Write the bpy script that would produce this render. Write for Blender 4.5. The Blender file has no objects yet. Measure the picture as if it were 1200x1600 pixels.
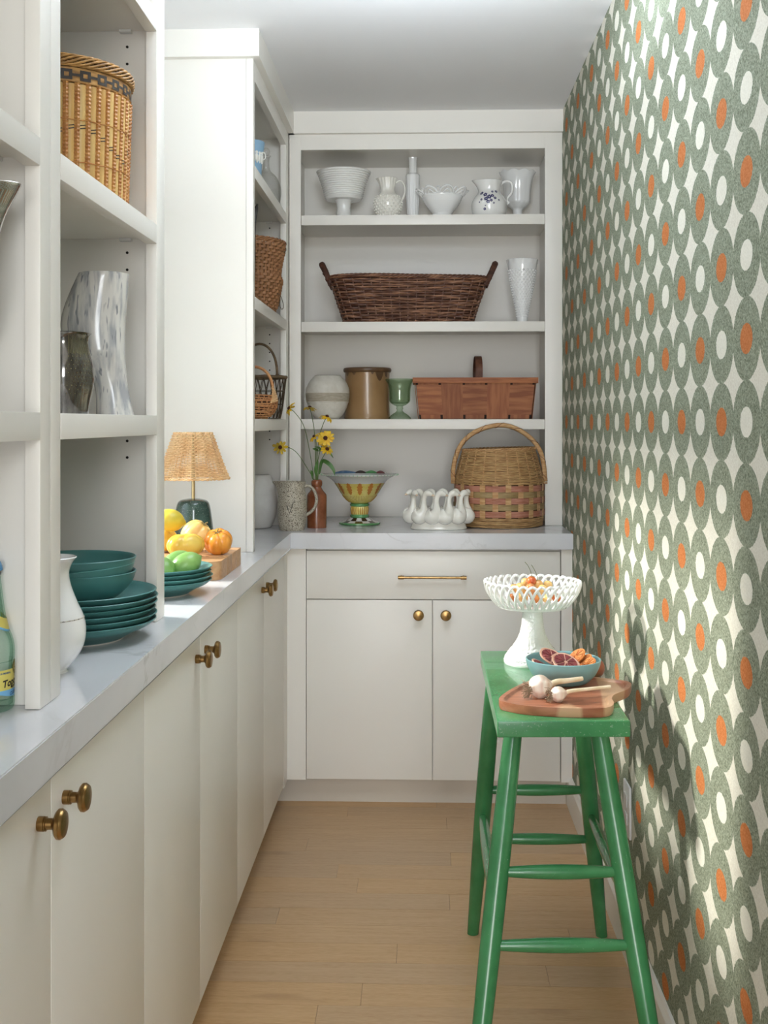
import bpy, bmesh, math, random
from mathutils import Vector, Matrix
pi, cos, sin, tau = math.pi, math.cos, math.sin, math.tau
rnd = random.Random(11)
SC = bpy.context.scene
COL = SC.collection

# ------------------------------------------------------------------ camera, world, lights, exposure
EYE, YAW, FOC = 1.2827, 0.0334, 1800.0          # eye height (m), slight turn to the left, focal length for a 1200 px wide frame
cam_d = bpy.data.cameras.new('camera')
cam = bpy.data.objects.new('camera', cam_d)
COL.objects.link(cam)
cam.location = (0, 0, EYE)
cam.rotation_euler = (pi / 2, 0, YAW)
cam_d.sensor_fit = 'HORIZONTAL'
cam_d.sensor_width = 36
cam_d.lens = 36 * FOC / 1200
cam_d.shift_y = -(800 - 659.3) / 1200            # perspective-control shift: verticals stay vertical
cam_d.clip_start = 0.05
SC.camera = cam

world = bpy.data.worlds.new('world')
SC.world = world
world.use_nodes = True
bgn = world.node_tree.nodes['Background']
bgn.inputs[0].default_value = (0.86, 0.93, 1.0, 1)
bgn.inputs[1].default_value = 1.0

def lamp(name, kind, loc, direction, energy, color=(1, 1, 1), **kw):
    d = bpy.data.lights.new(name, kind)
    d.energy = energy
    d.color = color
    for k, v in kw.items():
        setattr(d, k, v)
    o = bpy.data.objects.new(name, d)
    COL.objects.link(o)
    o.location = loc
    o.rotation_euler = Vector(direction).to_track_quat('-Z', 'Y').to_euler()
    return o

LS = Vector((-2.5, 2.84, 2.1))
lamp('low_sunlight', 'SPOT', LS, Vector((0.2, 2.45, 0.75)) - LS, 640, (1.0, 0.955, 0.88), shadow_soft_size=0.17, spot_size=math.radians(70), spot_blend=0.2)


lamp('window_daylight', 'AREA', (-1.02, 2.60, 1.30), (1, 0, -0.1), 1.8, (0.88, 0.95, 1.0), shape='RECTANGLE', size=0.68, size_y=0.6)
lamp('rear_fill', 'AREA', (-0.1, -4.2, 1.0), (0.02, 1, 0.05), 92, (1.0, 0.985, 0.96), shape='RECTANGLE', size=1.6, size_y=1.5)  # added frontal fill lamp far behind the camera, no window there
lamp('upper_right_fill', 'AREA', (0.55, -1.5, 1.95), (-0.95, 4.2, -0.75), 26, (0.93, 0.97, 1.0), shape='RECTANGLE', size=0.8, size_y=0.9)  # added fill lamp, lights the left bays from upper right, not a window
lamp('ceiling_fill', 'AREA', (0.0, 2.15, 2.11), (0.0, 0.22, 0.97), 20, (0.80, 0.90, 1.0), shape='RECTANGLE', size=0.35, size_y=0.8)  # added unseen lamp brightening the ceiling and its bounce, no fixture there

SC.view_settings.view_transform = 'Standard'
SC.view_settings.look = 'None'
SC.view_settings.gamma = 1
SC.view_settings.use_curve_mapping = False
SC.view_settings.exposure = 0.08

# ------------------------------------------------------------------ image pixel coordinates (u, v) to metres at a chosen depth, for this camera
TS, TC = sin(YAW), cos(YAW)
def wx(u, Y):
    return math.tan(math.atan((u - 600) / FOC) - YAW) * Y
def wz(v, X, Y):
    return EYE + (659.3 - v) * (-X * TS + Y * TC) / FOC
def mpp(X, Y):
    return (-X * TS + Y * TC) / FOC
def P3(u, v, Y):
    X = wx(u, Y)
    return Vector((X, Y, wz(v, X, Y)))

# ------------------------------------------------------------------ materials
def srgb(h):
    h = h.lstrip('#')
    out = []
    for i in (0, 2, 4):
        c = int(h[i:i + 2], 16) / 255
        out.append(c / 12.92 if c <= 0.04045 else ((c + 0.055) / 1.055) ** 2.4)
    return (*out, 1.0)

class NT:
    def __init__(s, name):
        s.m = bpy.data.materials.new(name)
        s.m.use_nodes = True
        s.t = s.m.node_tree
        s.b = s.t.nodes['Principled BSDF']
        s.out = s.t.nodes['Material Output']
    def n(s, typ, **kw):
        x = s.t.nodes.new(typ)
        for k, v in kw.items():
            setattr(x, k, v)
        return x
    def l(s, a, b):
        s.t.links.new(a, b)
    def val(s, sock, v):
        if hasattr(v, 'is_output'):
            s.l(v, sock)
        else:
            sock.default_value = v
    def math(s, op, a, b=0.0, c=None):
        x = s.n('ShaderNodeMath', operation=op)
        s.val(x.inputs[0], a)
        s.val(x.inputs[1], b)
        if c is not None:
            s.val(x.inputs[2], c)
        return x.outputs[0]
    def mix(s, f, a, b):
        x = s.n('ShaderNodeMix', data_type='RGBA')
        s.val(x.inputs[0], f)
        s.val(x.inputs[6], a)
        s.val(x.inputs[7], b)
        return x.outputs[2]
    def ramp(s, f, p0, p1):
        x = s.n('ShaderNodeMapRange', clamp=True)
        s.val(x.inputs[0], f)
        x.inputs[1].default_value = p0
        x.inputs[2].default_value = p1
        return x.outputs[0]
    def coord(s, scale=(1, 1, 1), jitter=False):
        tc = s.n('ShaderNodeTexCoord')
        mp = s.n('ShaderNodeMapping')
        mp.inputs['Scale'].default_value = scale
        if jitter:
            oi = s.n('ShaderNodeObjectInfo')
            add = s.n('ShaderNodeVectorMath', operation='ADD')
            mul = s.math('MULTIPLY', oi.outputs['Random'], 37.0)
            s.l(tc.outputs['Object'], add.inputs[0])
            s.l(mul, add.inputs[1])
            s.l(add.outputs[0], mp.inputs[0])
        else:
            s.l(tc.outputs['Object'], mp.inputs[0])
        return mp.outputs[0]
    def noise(s, vec, scale, detail=3.0, dist=0.0):
        x = s.n('ShaderNodeTexNoise')
        s.l(vec, x.inputs['Vector'])
        x.inputs['Scale'].default_value = scale
        x.inputs['Detail'].default_value = detail
        x.inputs['Distortion'].default_value = dist
        return x.outputs[0]
    def bump(s, h, strength, dist=0.002):
        x = s.n('ShaderNodeBump')
        s.l(h, x.inputs['Height'])
        x.inputs['Strength'].default_value = strength
        x.inputs['Distance'].default_value = dist
        s.l(x.outputs[0], s.b.inputs['Normal'])

def mat(name, col, rough=0.5, metal=0.0, col2=None, vs=8.0, vr=(0.38, 0.62), stretch=(1, 1, 1), bump=0.0, bs=80.0, coat=0.0,
        spec=0.5, jit=False, rv=0.0, sss=0.0, speck=None, speck_s=300.0, speck_t=0.62, dist=0.0):
    t = NT(name)
    b = t.b
    b.inputs['Roughness'].default_value = rough
    b.inputs['Metallic'].default_value = metal
    b.inputs['Specular IOR Level'].default_value = spec
    b.inputs['Coat Weight'].default_value = coat
    b.inputs['Coat Roughness'].default_value = 0.08
    if sss:
        b.inputs['Subsurface Weight'].default_value = sss
        b.inputs['Subsurface Radius'].default_value = (0.01, 0.006, 0.003)
        b.inputs['Subsurface Scale'].default_value = 0.5
    c = srgb(col)
    v = None
    if col2 or bump or speck or rv:
        v = t.coord(stretch, jit)
    if col2:
        c = t.mix(t.ramp(t.noise(v, vs, 4.0, dist), *vr), srgb(col), srgb(col2))
    if speck:
        c = t.mix(t.ramp(t.noise(v, speck_s, 1.0), speck_t, speck_t + 0.06), c, srgb(speck))
    if rv:
        oi = t.n('ShaderNodeObjectInfo')
        hsv = t.n('ShaderNodeHueSaturation')
        t.val(hsv.inputs['Color'], c)
        t.l(t.math('MULTIPLY_ADD', oi.outputs['Random'], rv, 1 - rv / 2), hsv.inputs['Value'])
        c = hsv.outputs[0]
    t.val(b.inputs['Base Color'], c)
    if bump:
        t.bump(t.noise(v, bs, 3.0), bump)
    return t.m

def thin_glass(name, tint, edge, ior=1.45, rough=0.02):
    t = NT(name)
    t.t.nodes.remove(t.b)
    lw = t.n('ShaderNodeLayerWeight')
    lw.inputs[0].default_value = 0.35
    tr = t.n('ShaderNodeBsdfTransparent')
    t.l(t.mix(lw.outputs['Facing'], srgb(tint), srgb(edge)), tr.inputs[0])
    gl = t.n('ShaderNodeBsdfGlossy')
    gl.inputs['Roughness'].default_value = rough
    ms = t.n('ShaderNodeMixShader')
    t.l(t.math('MULTIPLY_ADD', t.math('POWER', lw.outputs['Facing'], 3.0), 0.45, 0.05), ms.inputs[0])
    t.l(tr.outputs[0], ms.inputs[1])
    t.l(gl.outputs[0], ms.inputs[2])
    t.l(ms.outputs[0], t.out.inputs[0])
    return t.m

M = {}
M['paint'] = mat('cabinet_paint', '#efebe3', 0.36)
M['wallpaint'] = mat('wall_paint', '#ebe9e4', 0.6)
M['ceiling'] = mat('ceiling_paint', '#f6f6f8', 0.7)
M['brass'] = mat('aged_brass', '#a98a5c', 0.28, 1.0, '#8c6d42', 60)
M['clip'] = mat('clear_plastic', '#e9e9e6', 0.25)
M['hole'] = mat('dark_hole', '#2a2622', 0.9)
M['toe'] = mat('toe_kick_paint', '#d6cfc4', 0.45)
M['white_glaze'] = mat('white_glaze', '#f4f3ef', 0.15, coat=0.6)
M['milk'] = mat('milk_glass', '#f8f8f6', 0.14, coat=0.6)
M['cream_glaze'] = mat('cream_glaze', '#f5f2e8', 0.18, coat=0.6)
M['chalk'] = mat('chalk_white_clay', '#e2dfda', 0.8, col2='#d2cdc6', vs=9, bump=0.25, bs=50)
M['speckled'] = mat('speckled_stoneware', '#b3aa98', 0.5, col2='#c3bba9', vs=30, speck='#62574a', speck_s=330, speck_t=0.55)
M['leaf_mark'] = mat('grey_brush_mark', '#5e5a52', 0.6)
M['brown_glaze'] = mat('brown_salt_glaze', '#7c4428', 0.22, col2='#93583a', vs=25, bump=0.15, bs=160, coat=0.4)
M['stone_pot'] = mat('pale_stoneware', '#d5cfc2', 0.65, col2='#e0dbd0', vs=40, bump=0.15, bs=300)
M['stone_band'] = mat('stoneware_band', '#a89e8b', 0.7, col2='#bab09d', vs=50, stretch=(1, 1, 5))
M['stone_rim'] = mat('dark_rim', '#6e5d49', 0.6)
M['crock'] = mat('crock_glaze', '#9b7850', 0.3, col2='#b08d62', vs=7, vr=(0.35, 0.7), bump=0.12, bs=220, coat=0.35)
M['crock_rim'] = mat('crock_rim', '#5d4430', 0.35, col2='#74583e', vs=12)
M['splint'] = mat('stained_splint', '#8f5230', 0.6, col2='#a8683f', vs=10, stretch=(8, 8, 0.7), jit=True, rv=0.3, bump=0.1, bs=200)
M['splint_h'] = mat('stained_splint_cross', '#8a4e2d', 0.6, col2='#ab6c42', vs=10, stretch=(0.8, 8, 9), jit=True, rv=0.2, bump=0.1, bs=200)
M['splint_d'] = mat('dark_splint', '#5b3626', 0.6, col2='#704632', vs=14, stretch=(4, 4, 1))
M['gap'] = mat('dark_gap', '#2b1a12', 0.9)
M['willow'] = mat('brown_willow', '#5c3828', 0.5, col2='#a87a5c', vs=14, stretch=(1, 1, 12), vr=(0.45, 0.65))
M['willow_d'] = mat('dark_willow', '#46291d', 0.6, col2='#5f3a29', vs=40)
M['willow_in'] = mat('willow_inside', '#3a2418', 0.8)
M['oak_splint'] = mat('tan_splint', '#b98a58', 0.6, col2='#cfa878', vs=30, stretch=(1, 1, 6))
M['oak_fine'] = mat('fine_tan_weaver', '#a97f50', 0.6, col2='#c9a470', vs=40, stretch=(1, 1, 8))
M['pink_splint'] = mat('pink_splint', '#a5684f', 0.6, col2='#b9806a', vs=25, stretch=(1, 1, 8))
M['olive_splint'] = mat('olive_splint', '#93794e', 0.6, col2='#a88f62', vs=25, stretch=(1, 1, 8))
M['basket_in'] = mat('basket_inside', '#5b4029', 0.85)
M['ash'] = mat('brown_ash_splint', '#8d5f3c', 0.6, col2='#a5764e', vs=40, stretch=(1, 1, 3), vr=(0.3, 0.7))
M['wire'] = mat('rusty_wire', '#4d4034', 0.6, 0.4, '#6a5a48', 60)
M['hickory'] = mat('bark_rim', '#5f4b36', 0.7, col2='#7a6447', vs=40)
M['reed_red'] = mat('red_brown_reed', '#b1764a', 0.6, col2='#c9935f', vs=40)
M['bamboo'] = mat('bamboo_strip', '#c79a58', 0.35, col2='#dab877', vs=12, stretch=(4, 4, 0.5), jit=True, rv=0.2)
M['cane'] = mat('wrapped_cane', '#a5692f', 0.5, col2='#bb8444', vs=60)
M['cane_rim'] = mat('cane_rim', '#c09152', 0.5, col2='#8a6230', vs=40, stretch=(1, 1, 4))
M['black_cane'] = mat('black_cane', '#332c28', 0.4)
M['rattan'] = mat('honey_rattan', '#e3b37f', 0.5, col2='#edc795', vs=30)
M['lamp_base'] = mat('dark_green_ceramic', '#2b423e', 0.14, col2='#3a5650', vs=30, coat=0.6, speck='#7e968c', speck_s=420, speck_t=0.66)
M['brass_pale'] = mat('pale_brass', '#cbb489', 0.3, 1.0)
M['teal'] = mat('teal_matte_glaze', '#437775', 0.36, col2='#4a807d', vs=12)
M['teal_foot'] = mat('unglazed_foot', '#c9c5bb', 0.7)
M['sky_bowl'] = mat('pale_blue_glaze', '#84aeb0', 0.3, col2='#7ba6a9', vs=12)
M['tomato_y'] = mat('yellow_tomato', '#e8b63a', 0.22, col2='#ecca62', vs=14, sss=0.2)
M['tomato_p'] = mat('pale_peach_tomato', '#edbd62', 0.25, col2='#f2d28c', vs=14, sss=0.2)
M['tomato_o'] = mat('orange_tomato', '#e68a26', 0.2, col2='#f0a446', vs=18, sss=0.2)
M['lemon'] = mat('yellow_lemon', '#e2c53e', 0.35, col2='#d3c044', vs=20, bump=0.15, bs=260, sss=0.1)
M['lime'] = mat('green_lime', '#6a9a48', 0.3, col2='#8cb364', vs=18, bump=0.12, bs=300, sss=0.1)
M['stalk'] = mat('dry_stalk', '#8c7a45', 0.7)
M['beech'] = mat('butcher_block', '#cfa377', 0.45, col2='#bd8d60', vs=9, stretch=(1, 10, 10), jit=True, rv=0.28)
M['plank'] = None
M['green'] = None
M['silver'] = mat('polished_silver', '#b9b7b2', 0.1, 1.0)
M['smoke'] = mat('smoky_silver_glass', '#5e5b58', 0.12, 0.9, '#86827c', 40, stretch=(3, 3, 1), coat=0.5)
M['smoke_mark'] = mat('gilt_dashes', '#948c62', 0.4, 0.6)
M['horn'] = mat('mottled_grey_horn', '#d8d5ce', 0.2, col2='#a5a6a8', vs=46, stretch=(1.5, 1.5, 0.26), vr=(0.44, 0.64), coat=0.5, speck='#8d8f92', speck_s=120, speck_t=0.64)
M['bottle'] = thin_glass('aqua_bottle_glass', '#f4faf7', '#cce6da')
M['clear'] = thin_glass('clear_glass', '#fcfcfc', '#eeeeea')
M['green_glass'] = thin_glass('green_pressed_glass', '#e9f0e6', '#b9cfb6')
M['pane'] = thin_glass('window_glass', '#fbfdfd', '#eef6f6')
M['cap'] = mat('blue_bottle_cap', '#5aa4dc', 0.35)
M['cap_ring'] = mat('dark_cap_ring', '#30363a', 0.4)
M['lab_y'] = mat('label_yellow', '#e3d470', 0.5)
M['lab_b'] = mat('label_blue', '#7dbbe6', 0.5)
M['ink_k'] = mat('label_black', '#26221c', 0.6)
M['ink_b'] = mat('label_navy', '#23558c', 0.6)
M['jasper'] = mat('pale_blue_jasper', '#8fb2cc', 0.65)
M['jasper_w'] = mat('white_relief', '#eceae2', 0.6)
M['iron'] = mat('dark_iron', '#2b2723', 0.5, 0.5)
M['maj_y'] = mat('majolica_yellow', '#e4d580', 0.15, coat=0.6, col2='#d8c45c', vs=30)
M['maj_w'] = mat('majolica_white', '#e3e3de', 0.15, coat=0.6)
M['maj_o'] = mat('majolica_orange', '#c07a2c', 0.2, coat=0.5)
M['maj_l'] = mat('majolica_amber_line', '#a8792a', 0.2, coat=0.5)
M['maj_g'] = mat('majolica_green', '#5f9c62', 0.18, coat=0.6)
M['maj_pg'] = mat('majolica_pale_green', '#a9cfae', 0.18, coat=0.6)
M['maj_k'] = mat('majolica_dark_brown', '#35201a', 0.18, coat=0.6)
M['maj_b'] = mat('majolica_blue', '#55779f', 0.25, coat=0.5, col2='#6f8fb0', vs=60)
M['maj_r'] = mat('majolica_plum', '#7a3b3c', 0.25, coat=0.5)
M['beak'] = mat('peach_beak', '#e6cdb0', 0.25, coat=0.5)
M['ink_flower'] = mat('violet_blue_paint', '#3b3a6c', 0.3, coat=0.5)
M['petal'] = mat('yellow_petal', '#e6b212', 0.5, col2='#eac634', vs=80, jit=True, rv=0.2)
M['petal_g'] = mat('olive_yellow_petal', '#d6b024', 0.5, col2='#b89c2c', vs=80, jit=True, rv=0.2)
M['disc'] = mat('dark_flower_centre', '#4a2416', 0.8, bump=0.6, bs=400)
M['stem'] = mat('green_stem', '#5d7338', 0.55)
M['leaf'] = mat('green_leaf', '#40662c', 0.45, col2='#55803c', vs=30)
M['garlic'] = mat('garlic_skin', '#e9ded0', 0.45, col2='#d9bfae', vs=30, stretch=(3, 3, 0.5), sss=0.1)
M['garlic_st'] = mat('dry_garlic_stem', '#ead9bd', 0.6, col2='#dcc7a2', vs=40)
M['root'] = mat('dry_roots', '#8f7a62', 0.9)
M['rind'] = mat('pink_rind', '#e8bda8', 0.6, col2='#dba58c', vs=40)
M['flesh_r'] = mat('dried_red_flesh', '#6d2630', 0.5, col2='#8e3d42', vs=70, bump=0.4, bs=200)
M['rind_o'] = mat('dried_orange_rind', '#d98c4c', 0.6, col2='#c47434', vs=40)
M['flesh_o'] = mat('dried_orange_flesh', '#b5602f', 0.5, col2='#d08a4c', vs=70, bump=0.4, bs=200)
M['cherry'] = mat('blush_cherry', '#edc37a', 0.2, col2='#dc8a50', vs=16, vr=(0.50, 0.75), jit=True, coat=0.4)
M['cherry_r'] = mat('red_cherry', '#c4562f', 0.2, col2='#dc8e45', vs=22, jit=True, coat=0.4)
M['cherry_st'] = mat('cherry_stalk', '#6d6f3c', 0.6)
M['rose'] = mat('reddish_brown_skin', '#8d4a35', 0.3, col2='#a35d44', vs=20)
M['plastic'] = mat('outlet_plastic', '#e6e4e4', 0.3)

def floor_material():
    t = NT('oak_plank')
    v = t.coord((1.2, 16, 16), True)
    g = t.noise(v, 5.0, 6.0, 0.5)
    f = t.noise(v, 40.0, 3.0)
    c = t.mix(t.ramp(g, 0.3, 0.72), srgb('#c6a37a'), srgb('#b68f66'))
    c = t.mix(t.ramp(f, 0.35, 0.8), c, srgb('#ceac84'))
    v2 = t.coord((1.2, 4, 4), True)
    c = t.mix(t.ramp(t.noise(v2, 2.6, 2.0), 0.66, 0.86), c, srgb('#a07d5a'))
    oi = t.n('ShaderNodeObjectInfo')
    h = t.n('ShaderNodeHueSaturation')
    t.l(c, h.inputs['Color'])
    t.l(t.math('MULTIPLY_ADD', oi.outputs['Random'], 0.16, 0.92), h.inputs['Value'])
    t.l(t.math('MULTIPLY_ADD', oi.outputs['Random'], 0.16, 0.92), h.inputs['Saturation'])
    t.l(h.outputs[0], t.b.inputs['Base Color'])
    t.b.inputs['Roughness'].default_value = 0.42
    t.bump(f, 0.12, 0.001)
    return t.m
M['plank'] = floor_material()

def stool_paint(name, lim, amt):
    t = NT(name)
    v = t.coord((1, 1, 1))
    c = t.mix(t.ramp(t.noise(v, 14, 3), 0.35, 0.7), srgb('#357a49'), srgb('#458d59'))
    w = t.noise(v, 260, 2.0)
    w2 = t.noise(v, 9, 2.0)
    wear = t.math('MULTIPLY', t.math('MULTIPLY', t.ramp(w, *lim), t.ramp(w2, 0.40, 0.62)), amt)
    c = t.mix(wear, c, srgb('#9fbba3'))
    t.l(c, t.b.inputs['Base Color'])
    t.b.inputs['Roughness'].default_value = 0.27
    t.b.inputs['Coat Weight'].default_value = 0.25
    t.bump(t.noise(v, 60, 3), 0.2, 0.002)
    return t.m
M['green'] = stool_paint('green_leg_paint', (0.70, 0.76), 0.5)
M['green_top'] = stool_paint('worn_green_seat_paint', (0.63, 0.72), 0.6)

def quartz():
    t = NT('veined_quartz')
    v = t.coord((1, 1, 1))
    n1 = t.noise(v, 2.1, 6.0, 1.6)
    line = t.math('ABSOLUTE', t.math('SUBTRACT', n1, 0.5))
    vein = t.math('SUBTRACT', 1.0, t.ramp(line, 0.0, 0.012))
    gate = t.ramp(t.noise(v, 3.0, 2.0), 0.45, 0.62)
    c = t.mix(t.ramp(t.noise(v, 3.0, 4.0, 0.8), 0.3, 0.75), srgb('#dfdfe1'), srgb('#d3d3d6'))
    c = t.mix(t.math('MULTIPLY', t.math('MULTIPLY', vein, gate), 0.45), c, srgb('#a9a6a3'))
    t.l(c, t.b.inputs['Base Color'])
    t.b.inputs['Roughness'].default_value = 0.13
    return t.m
M['quartz'] = quartz()

def wallpaper():
    t = NT('oval_grid_wallpaper')
    tc = t.n('ShaderNodeTexCoord')
    sp = t.n('ShaderNodeSeparateXYZ')
    t.l(tc.outputs['Object'], sp.inputs[0])
    wob = t.noise(tc.outputs['Object'], 260, 1.0)
    jit = t.math('MULTIPLY', t.math('SUBTRACT', wob, 0.5), 0.028)
    a = t.math('ADD', t.math('DIVIDE', t.math('SUBTRACT', sp.outputs[1], 1.7824), 0.147), jit)
    b = t.math('ADD', t.math('DIVIDE', t.math('SUBTRACT', sp.outputs[2], 1.4105), 0.128), jit)
    ka = t.math('FLOOR', t.math('ADD', a, 0.5))
    kb = t.math('FLOOR', t.math('ADD', b, 0.5))
    fa = t.math('SUBTRACT', a, ka)
    fb = t.math('SUBTRACT', b, kb)
    def ell(ra, rb):
        x = t.math('POWER', t.math('ABSOLUTE', t.math('DIVIDE', fa, ra)), 2.0)
        y = t.math('POWER', t.math('ABSOLUTE', t.math('DIVIDE', fb, rb)), 2.0)
        d = t.math('ADD', x, y)
        return t.math('SUBTRACT', 1.0, t.ramp(d, 0.985, 1.015))
    outer = ell(0.517, 0.508)
    inner = ell(0.228, 0.186)
    par = t.math('ABSOLUTE', t.math('MODULO', t.math('ADD', ka, kb), 2.0))
    hv = t.coord((1, 1, 1))
    heather = t.ramp(t.noise(hv, 360, 3.0), 0.33, 0.69)
    green = t.mix(heather, srgb('#5f6652'), srgb('#a8ad98'))
    cream = t.mix(heather, srgb('#d3cdbd'), srgb('#e6e2d4'))
    orange = t.mix(heather, srgb('#b0622f'), srgb('#cd8450'))
    white = t.mix(heather, srgb('#d9d5c5'), srgb('#e8e4d6'))
    core = t.mix(par, orange, white)
    c = t.mix(outer, cream, t.mix(inner, green, core))
    t.l(c, t.b.inputs['Base Color'])
    t.b.inputs['Roughness'].default_value = 0.85
    t.b.inputs['Specular IOR Level'].default_value = 0.2
    t.bump(t.noise(hv, 520, 2.0), 0.12, 0.001)
    return t.m
M['wallpaper'] = wallpaper()

def walnut_board():
    t = NT('acacia_board')
    v = t.coord((3.0, 14, 14))
    g = t.noise(v, 3.2, 5.0, 0.7)
    c = t.mix(t.ramp(g, 0.3, 0.7), srgb('#b5775a'), srgb('#8e5238'))
    v2 = t.coord((9, 1.2, 1))
    c = t.mix(t.ramp(t.noise(v2, 1.6, 0.0), 0.56, 0.60), c, srgb('#c49a78'))
    t.l(c, t.b.inputs['Base Color'])
    t.b.inputs['Roughness'].default_value = 0.34
    return t.m
M['acacia'] = walnut_board()

# ------------------------------------------------------------------ geometry helpers
class G:
    def __init__(s):
        s.v, s.f, s.mi = [], [], []
    def add(s, vs, fs, mi=0):
        o = len(s.v)
        s.v += [tuple(p) for p in vs]
        s.f += [tuple(i + o for i in f) for f in fs]
        s.mi += [mi] * len(fs)
        return s

BOXF = [(0, 3, 2, 1), (4, 5, 6, 7), (0, 1, 5, 4), (1, 2, 6, 5), (2, 3, 7, 6), (3, 0, 4, 7)]
def box(x0, x1, y0, y1, z0, z1, g=None, mi=0):
    g = g or G()
    return g.add([(x0, y0, z0), (x1, y0, z0), (x1, y1, z0), (x0, y1, z0), (x0, y0, z1), (x1, y0, z1), (x1, y1, z1), (x0, y1, z1)], BOXF, mi)

def loft(rings, cap0=True, cap1=True, g=None, mi=0, close=True):
    g = g or G()
    n = len(rings[0])
    vs = [p for r in rings for p in r]
    fs = []
    for k in range(len(rings) - 1):
        for i in range(n if close else n - 1):
            j = (i + 1) % n
            fs.append((k * n + i, k * n + j, (k + 1) * n + j, (k + 1) * n + i))
    if cap0:
        fs.append(tuple(range(n - 1, -1, -1)))
    if cap1:
        fs.append(tuple((len(rings) - 1) * n + i for i in range(n)))
    return g.add(vs, fs, mi)

def cat(pts, k=4, closed=False):
    pts = [Vector(p) for p in pts]
    n = len(pts)
    out = []
    for i in range(n if closed else n - 1):
        p0 = pts[(i - 1) % n] if closed or i > 0 else pts[0] * 2 - pts[1]
        p1 = pts[i]
        p2 = pts[(i + 1) % n]
        p3 = pts[(i + 2) % n] if closed or i + 2 < n else pts[-1] * 2 - pts[-2]
        for j in range(k):
            t = j / k
            out.append(0.5 * ((2 * p1) + (p2 - p0) * t + (2 * p0 - 5 * p1 + 4 * p2 - p3) * t * t + (3 * p1 - p0 - 3 * p2 + p3) * t ** 3))
    if not closed:
        out.append(pts[-1])
    return out

def smooth_prof(pr, k=4):
    q = cat([(r, 0, z) for r, z in pr], k)
    return [(max(p.x, 0.0), p.z) for p in q]

def lathe(pr, n=48, g=None, mi=0, cap0=True, cap1=False, c=(0, 0), wob=None):
    rings = []
    for r, z in pr:
        ring = []
        for i in range(n):
            a = tau * i / n
            q = r * (wob(a, z) if wob else 1)
            ring.append((c[0] + q * cos(a), c[1] + q * sin(a), z))
        rings.append(ring)
    return loft(rings, cap0, cap1, g, mi)

def vessel(pr, wall=0.003, n=48, k=4, g=None, mi=0, wob=None, floor=0.006):
    """open vessel of revolution: outer profile, then back down inside"""
    o = smooth_prof(pr, k) if k > 1 else list(pr)
    z0 = o[0][1]
    inner = [(max(r - wall, 0.0005), z) for r, z in reversed(o) if z > z0 + floor]
    lip = [((o[-1][0] - wall / 2), o[-1][1] + wall * 0.35)]
    return lathe(o + lip + inner, n, g, mi, True, True, wob=wob)

def sweep(pts, rad, n=8, closed=False, g=None, mi=0, sx=1.0, cap=True):
    g = g or G()
    pts = [Vector(p) for p in pts]
    m = len(pts)
    rad = [rad] * m if isinstance(rad, (int, float)) else list(rad)
    tans = []
    for i in range(m):
        a = pts[(i - 1) % m] if closed or i > 0 else pts[0]
        b = pts[(i + 1) % m] if closed or i < m - 1 else pts[-1]
        d = b - a
        tans.append(d.normalized() if d.length > 1e-9 else Vector((0, 0, 1)))
    up = Vector((0, 0, 1)) if abs(tans[0].z) < 0.9 else Vector((1, 0, 0))
    nrm = (up - tans[0] * up.dot(tans[0])).normalized()
    rings = []
    for i in range(m):
        nrm = nrm - tans[i] * nrm.dot(tans[i])
        nrm = nrm.normalized() if nrm.length > 1e-9 else tans[i].orthogonal().normalized()
        bi = tans[i].cross(nrm)
        rings.append([pts[i] + nrm * (rad[i] * cos(tau * j / n)) + bi * (rad[i] * sx * sin(tau * j / n)) for j in range(n)])
    if closed:
        rings.append(rings[0])
        return loft(rings, False, False, g, mi)
    return loft(rings, cap, cap, g, mi)

def ball(c, r, n=10, m=6, g=None, mi=0, sq=(1, 1, 1), f=None):
    g = g or G()
    rings = []
    for i in range(1, m):
        th = pi * i / m
        ring = []
        for j in range(n):
            a = tau * j / n
            q = r * (f(a, th) if f else 1)
            ring.append((c[0] + q * sin(th) * cos(a) * sq[0], c[1] + q * sin(th) * sin(a) * sq[1], c[2] - q * cos(th) * sq[2]))
        rings.append(ring)
    o = len(g.v)
    loft(rings, False, False, g, mi)
    b = (c[0], c[1], c[2] - r * sq[2] * (f(0, 0.0) if f else 1))
    t = (c[0], c[1], c[2] + r * sq[2] * (f(0, pi) if f else 1))
    g.v += [b, t]
    ib, it = len(g.v) - 2, len(g.v) - 1
    last = o + (m - 2) * n
    for j in range(n):
        k = (j + 1) % n
        g.f += [(ib, o + k, o + j), (it, last + j, last + k)]
        g.mi += [mi, mi]
    return g

def circ(rf):
    return lambda t, z: (rf(z) * cos(tau * t), rf(z) * sin(tau * t))

def superell(af, bf, e=4.0, m=400):
    """rounded-rectangle ring, evenly spaced along its length"""
    def unit(a, b):
        pts = []
        for i in range(m):
            w = tau * i / m
            c, s = cos(w), sin(w)
            pts.append((a * math.copysign(abs(c) ** (2 / e), c), b * math.copysign(abs(s) ** (2 / e), s)))
        L = [0.0]
        for i in range(m):
            p, q = pts[i], pts[(i + 1) % m]
            L.append(L[-1] + math.hypot(q[0] - p[0], q[1] - p[1]))
        return pts, L
    a0, b0 = af(0), bf(0)
    pts, L = unit(1.0, b0 / a0)
    table = []
    j = 0
    for i in range(m):
        s = L[-1] * i / m
        while L[j + 1] < s:
            j += 1
        f = (s - L[j]) / max(L[j + 1] - L[j], 1e-9)
        p, q = pts[j], pts[(j + 1) % m]
        table.append((p[0] + (q[0] - p[0]) * f, (p[1] + (q[1] - p[1]) * f) / (b0 / a0)))
    def ring(t, z):
        x = (t % 1.0) * m
        i = int(x) % m
        f = x - int(x)
        p, q = table[i], table[(i + 1) % m]
        return ((p[0] + (q[0] - p[0]) * f) * af(z), (p[1] + (q[1] - p[1]) * f) * bf(z))
    return ring

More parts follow.
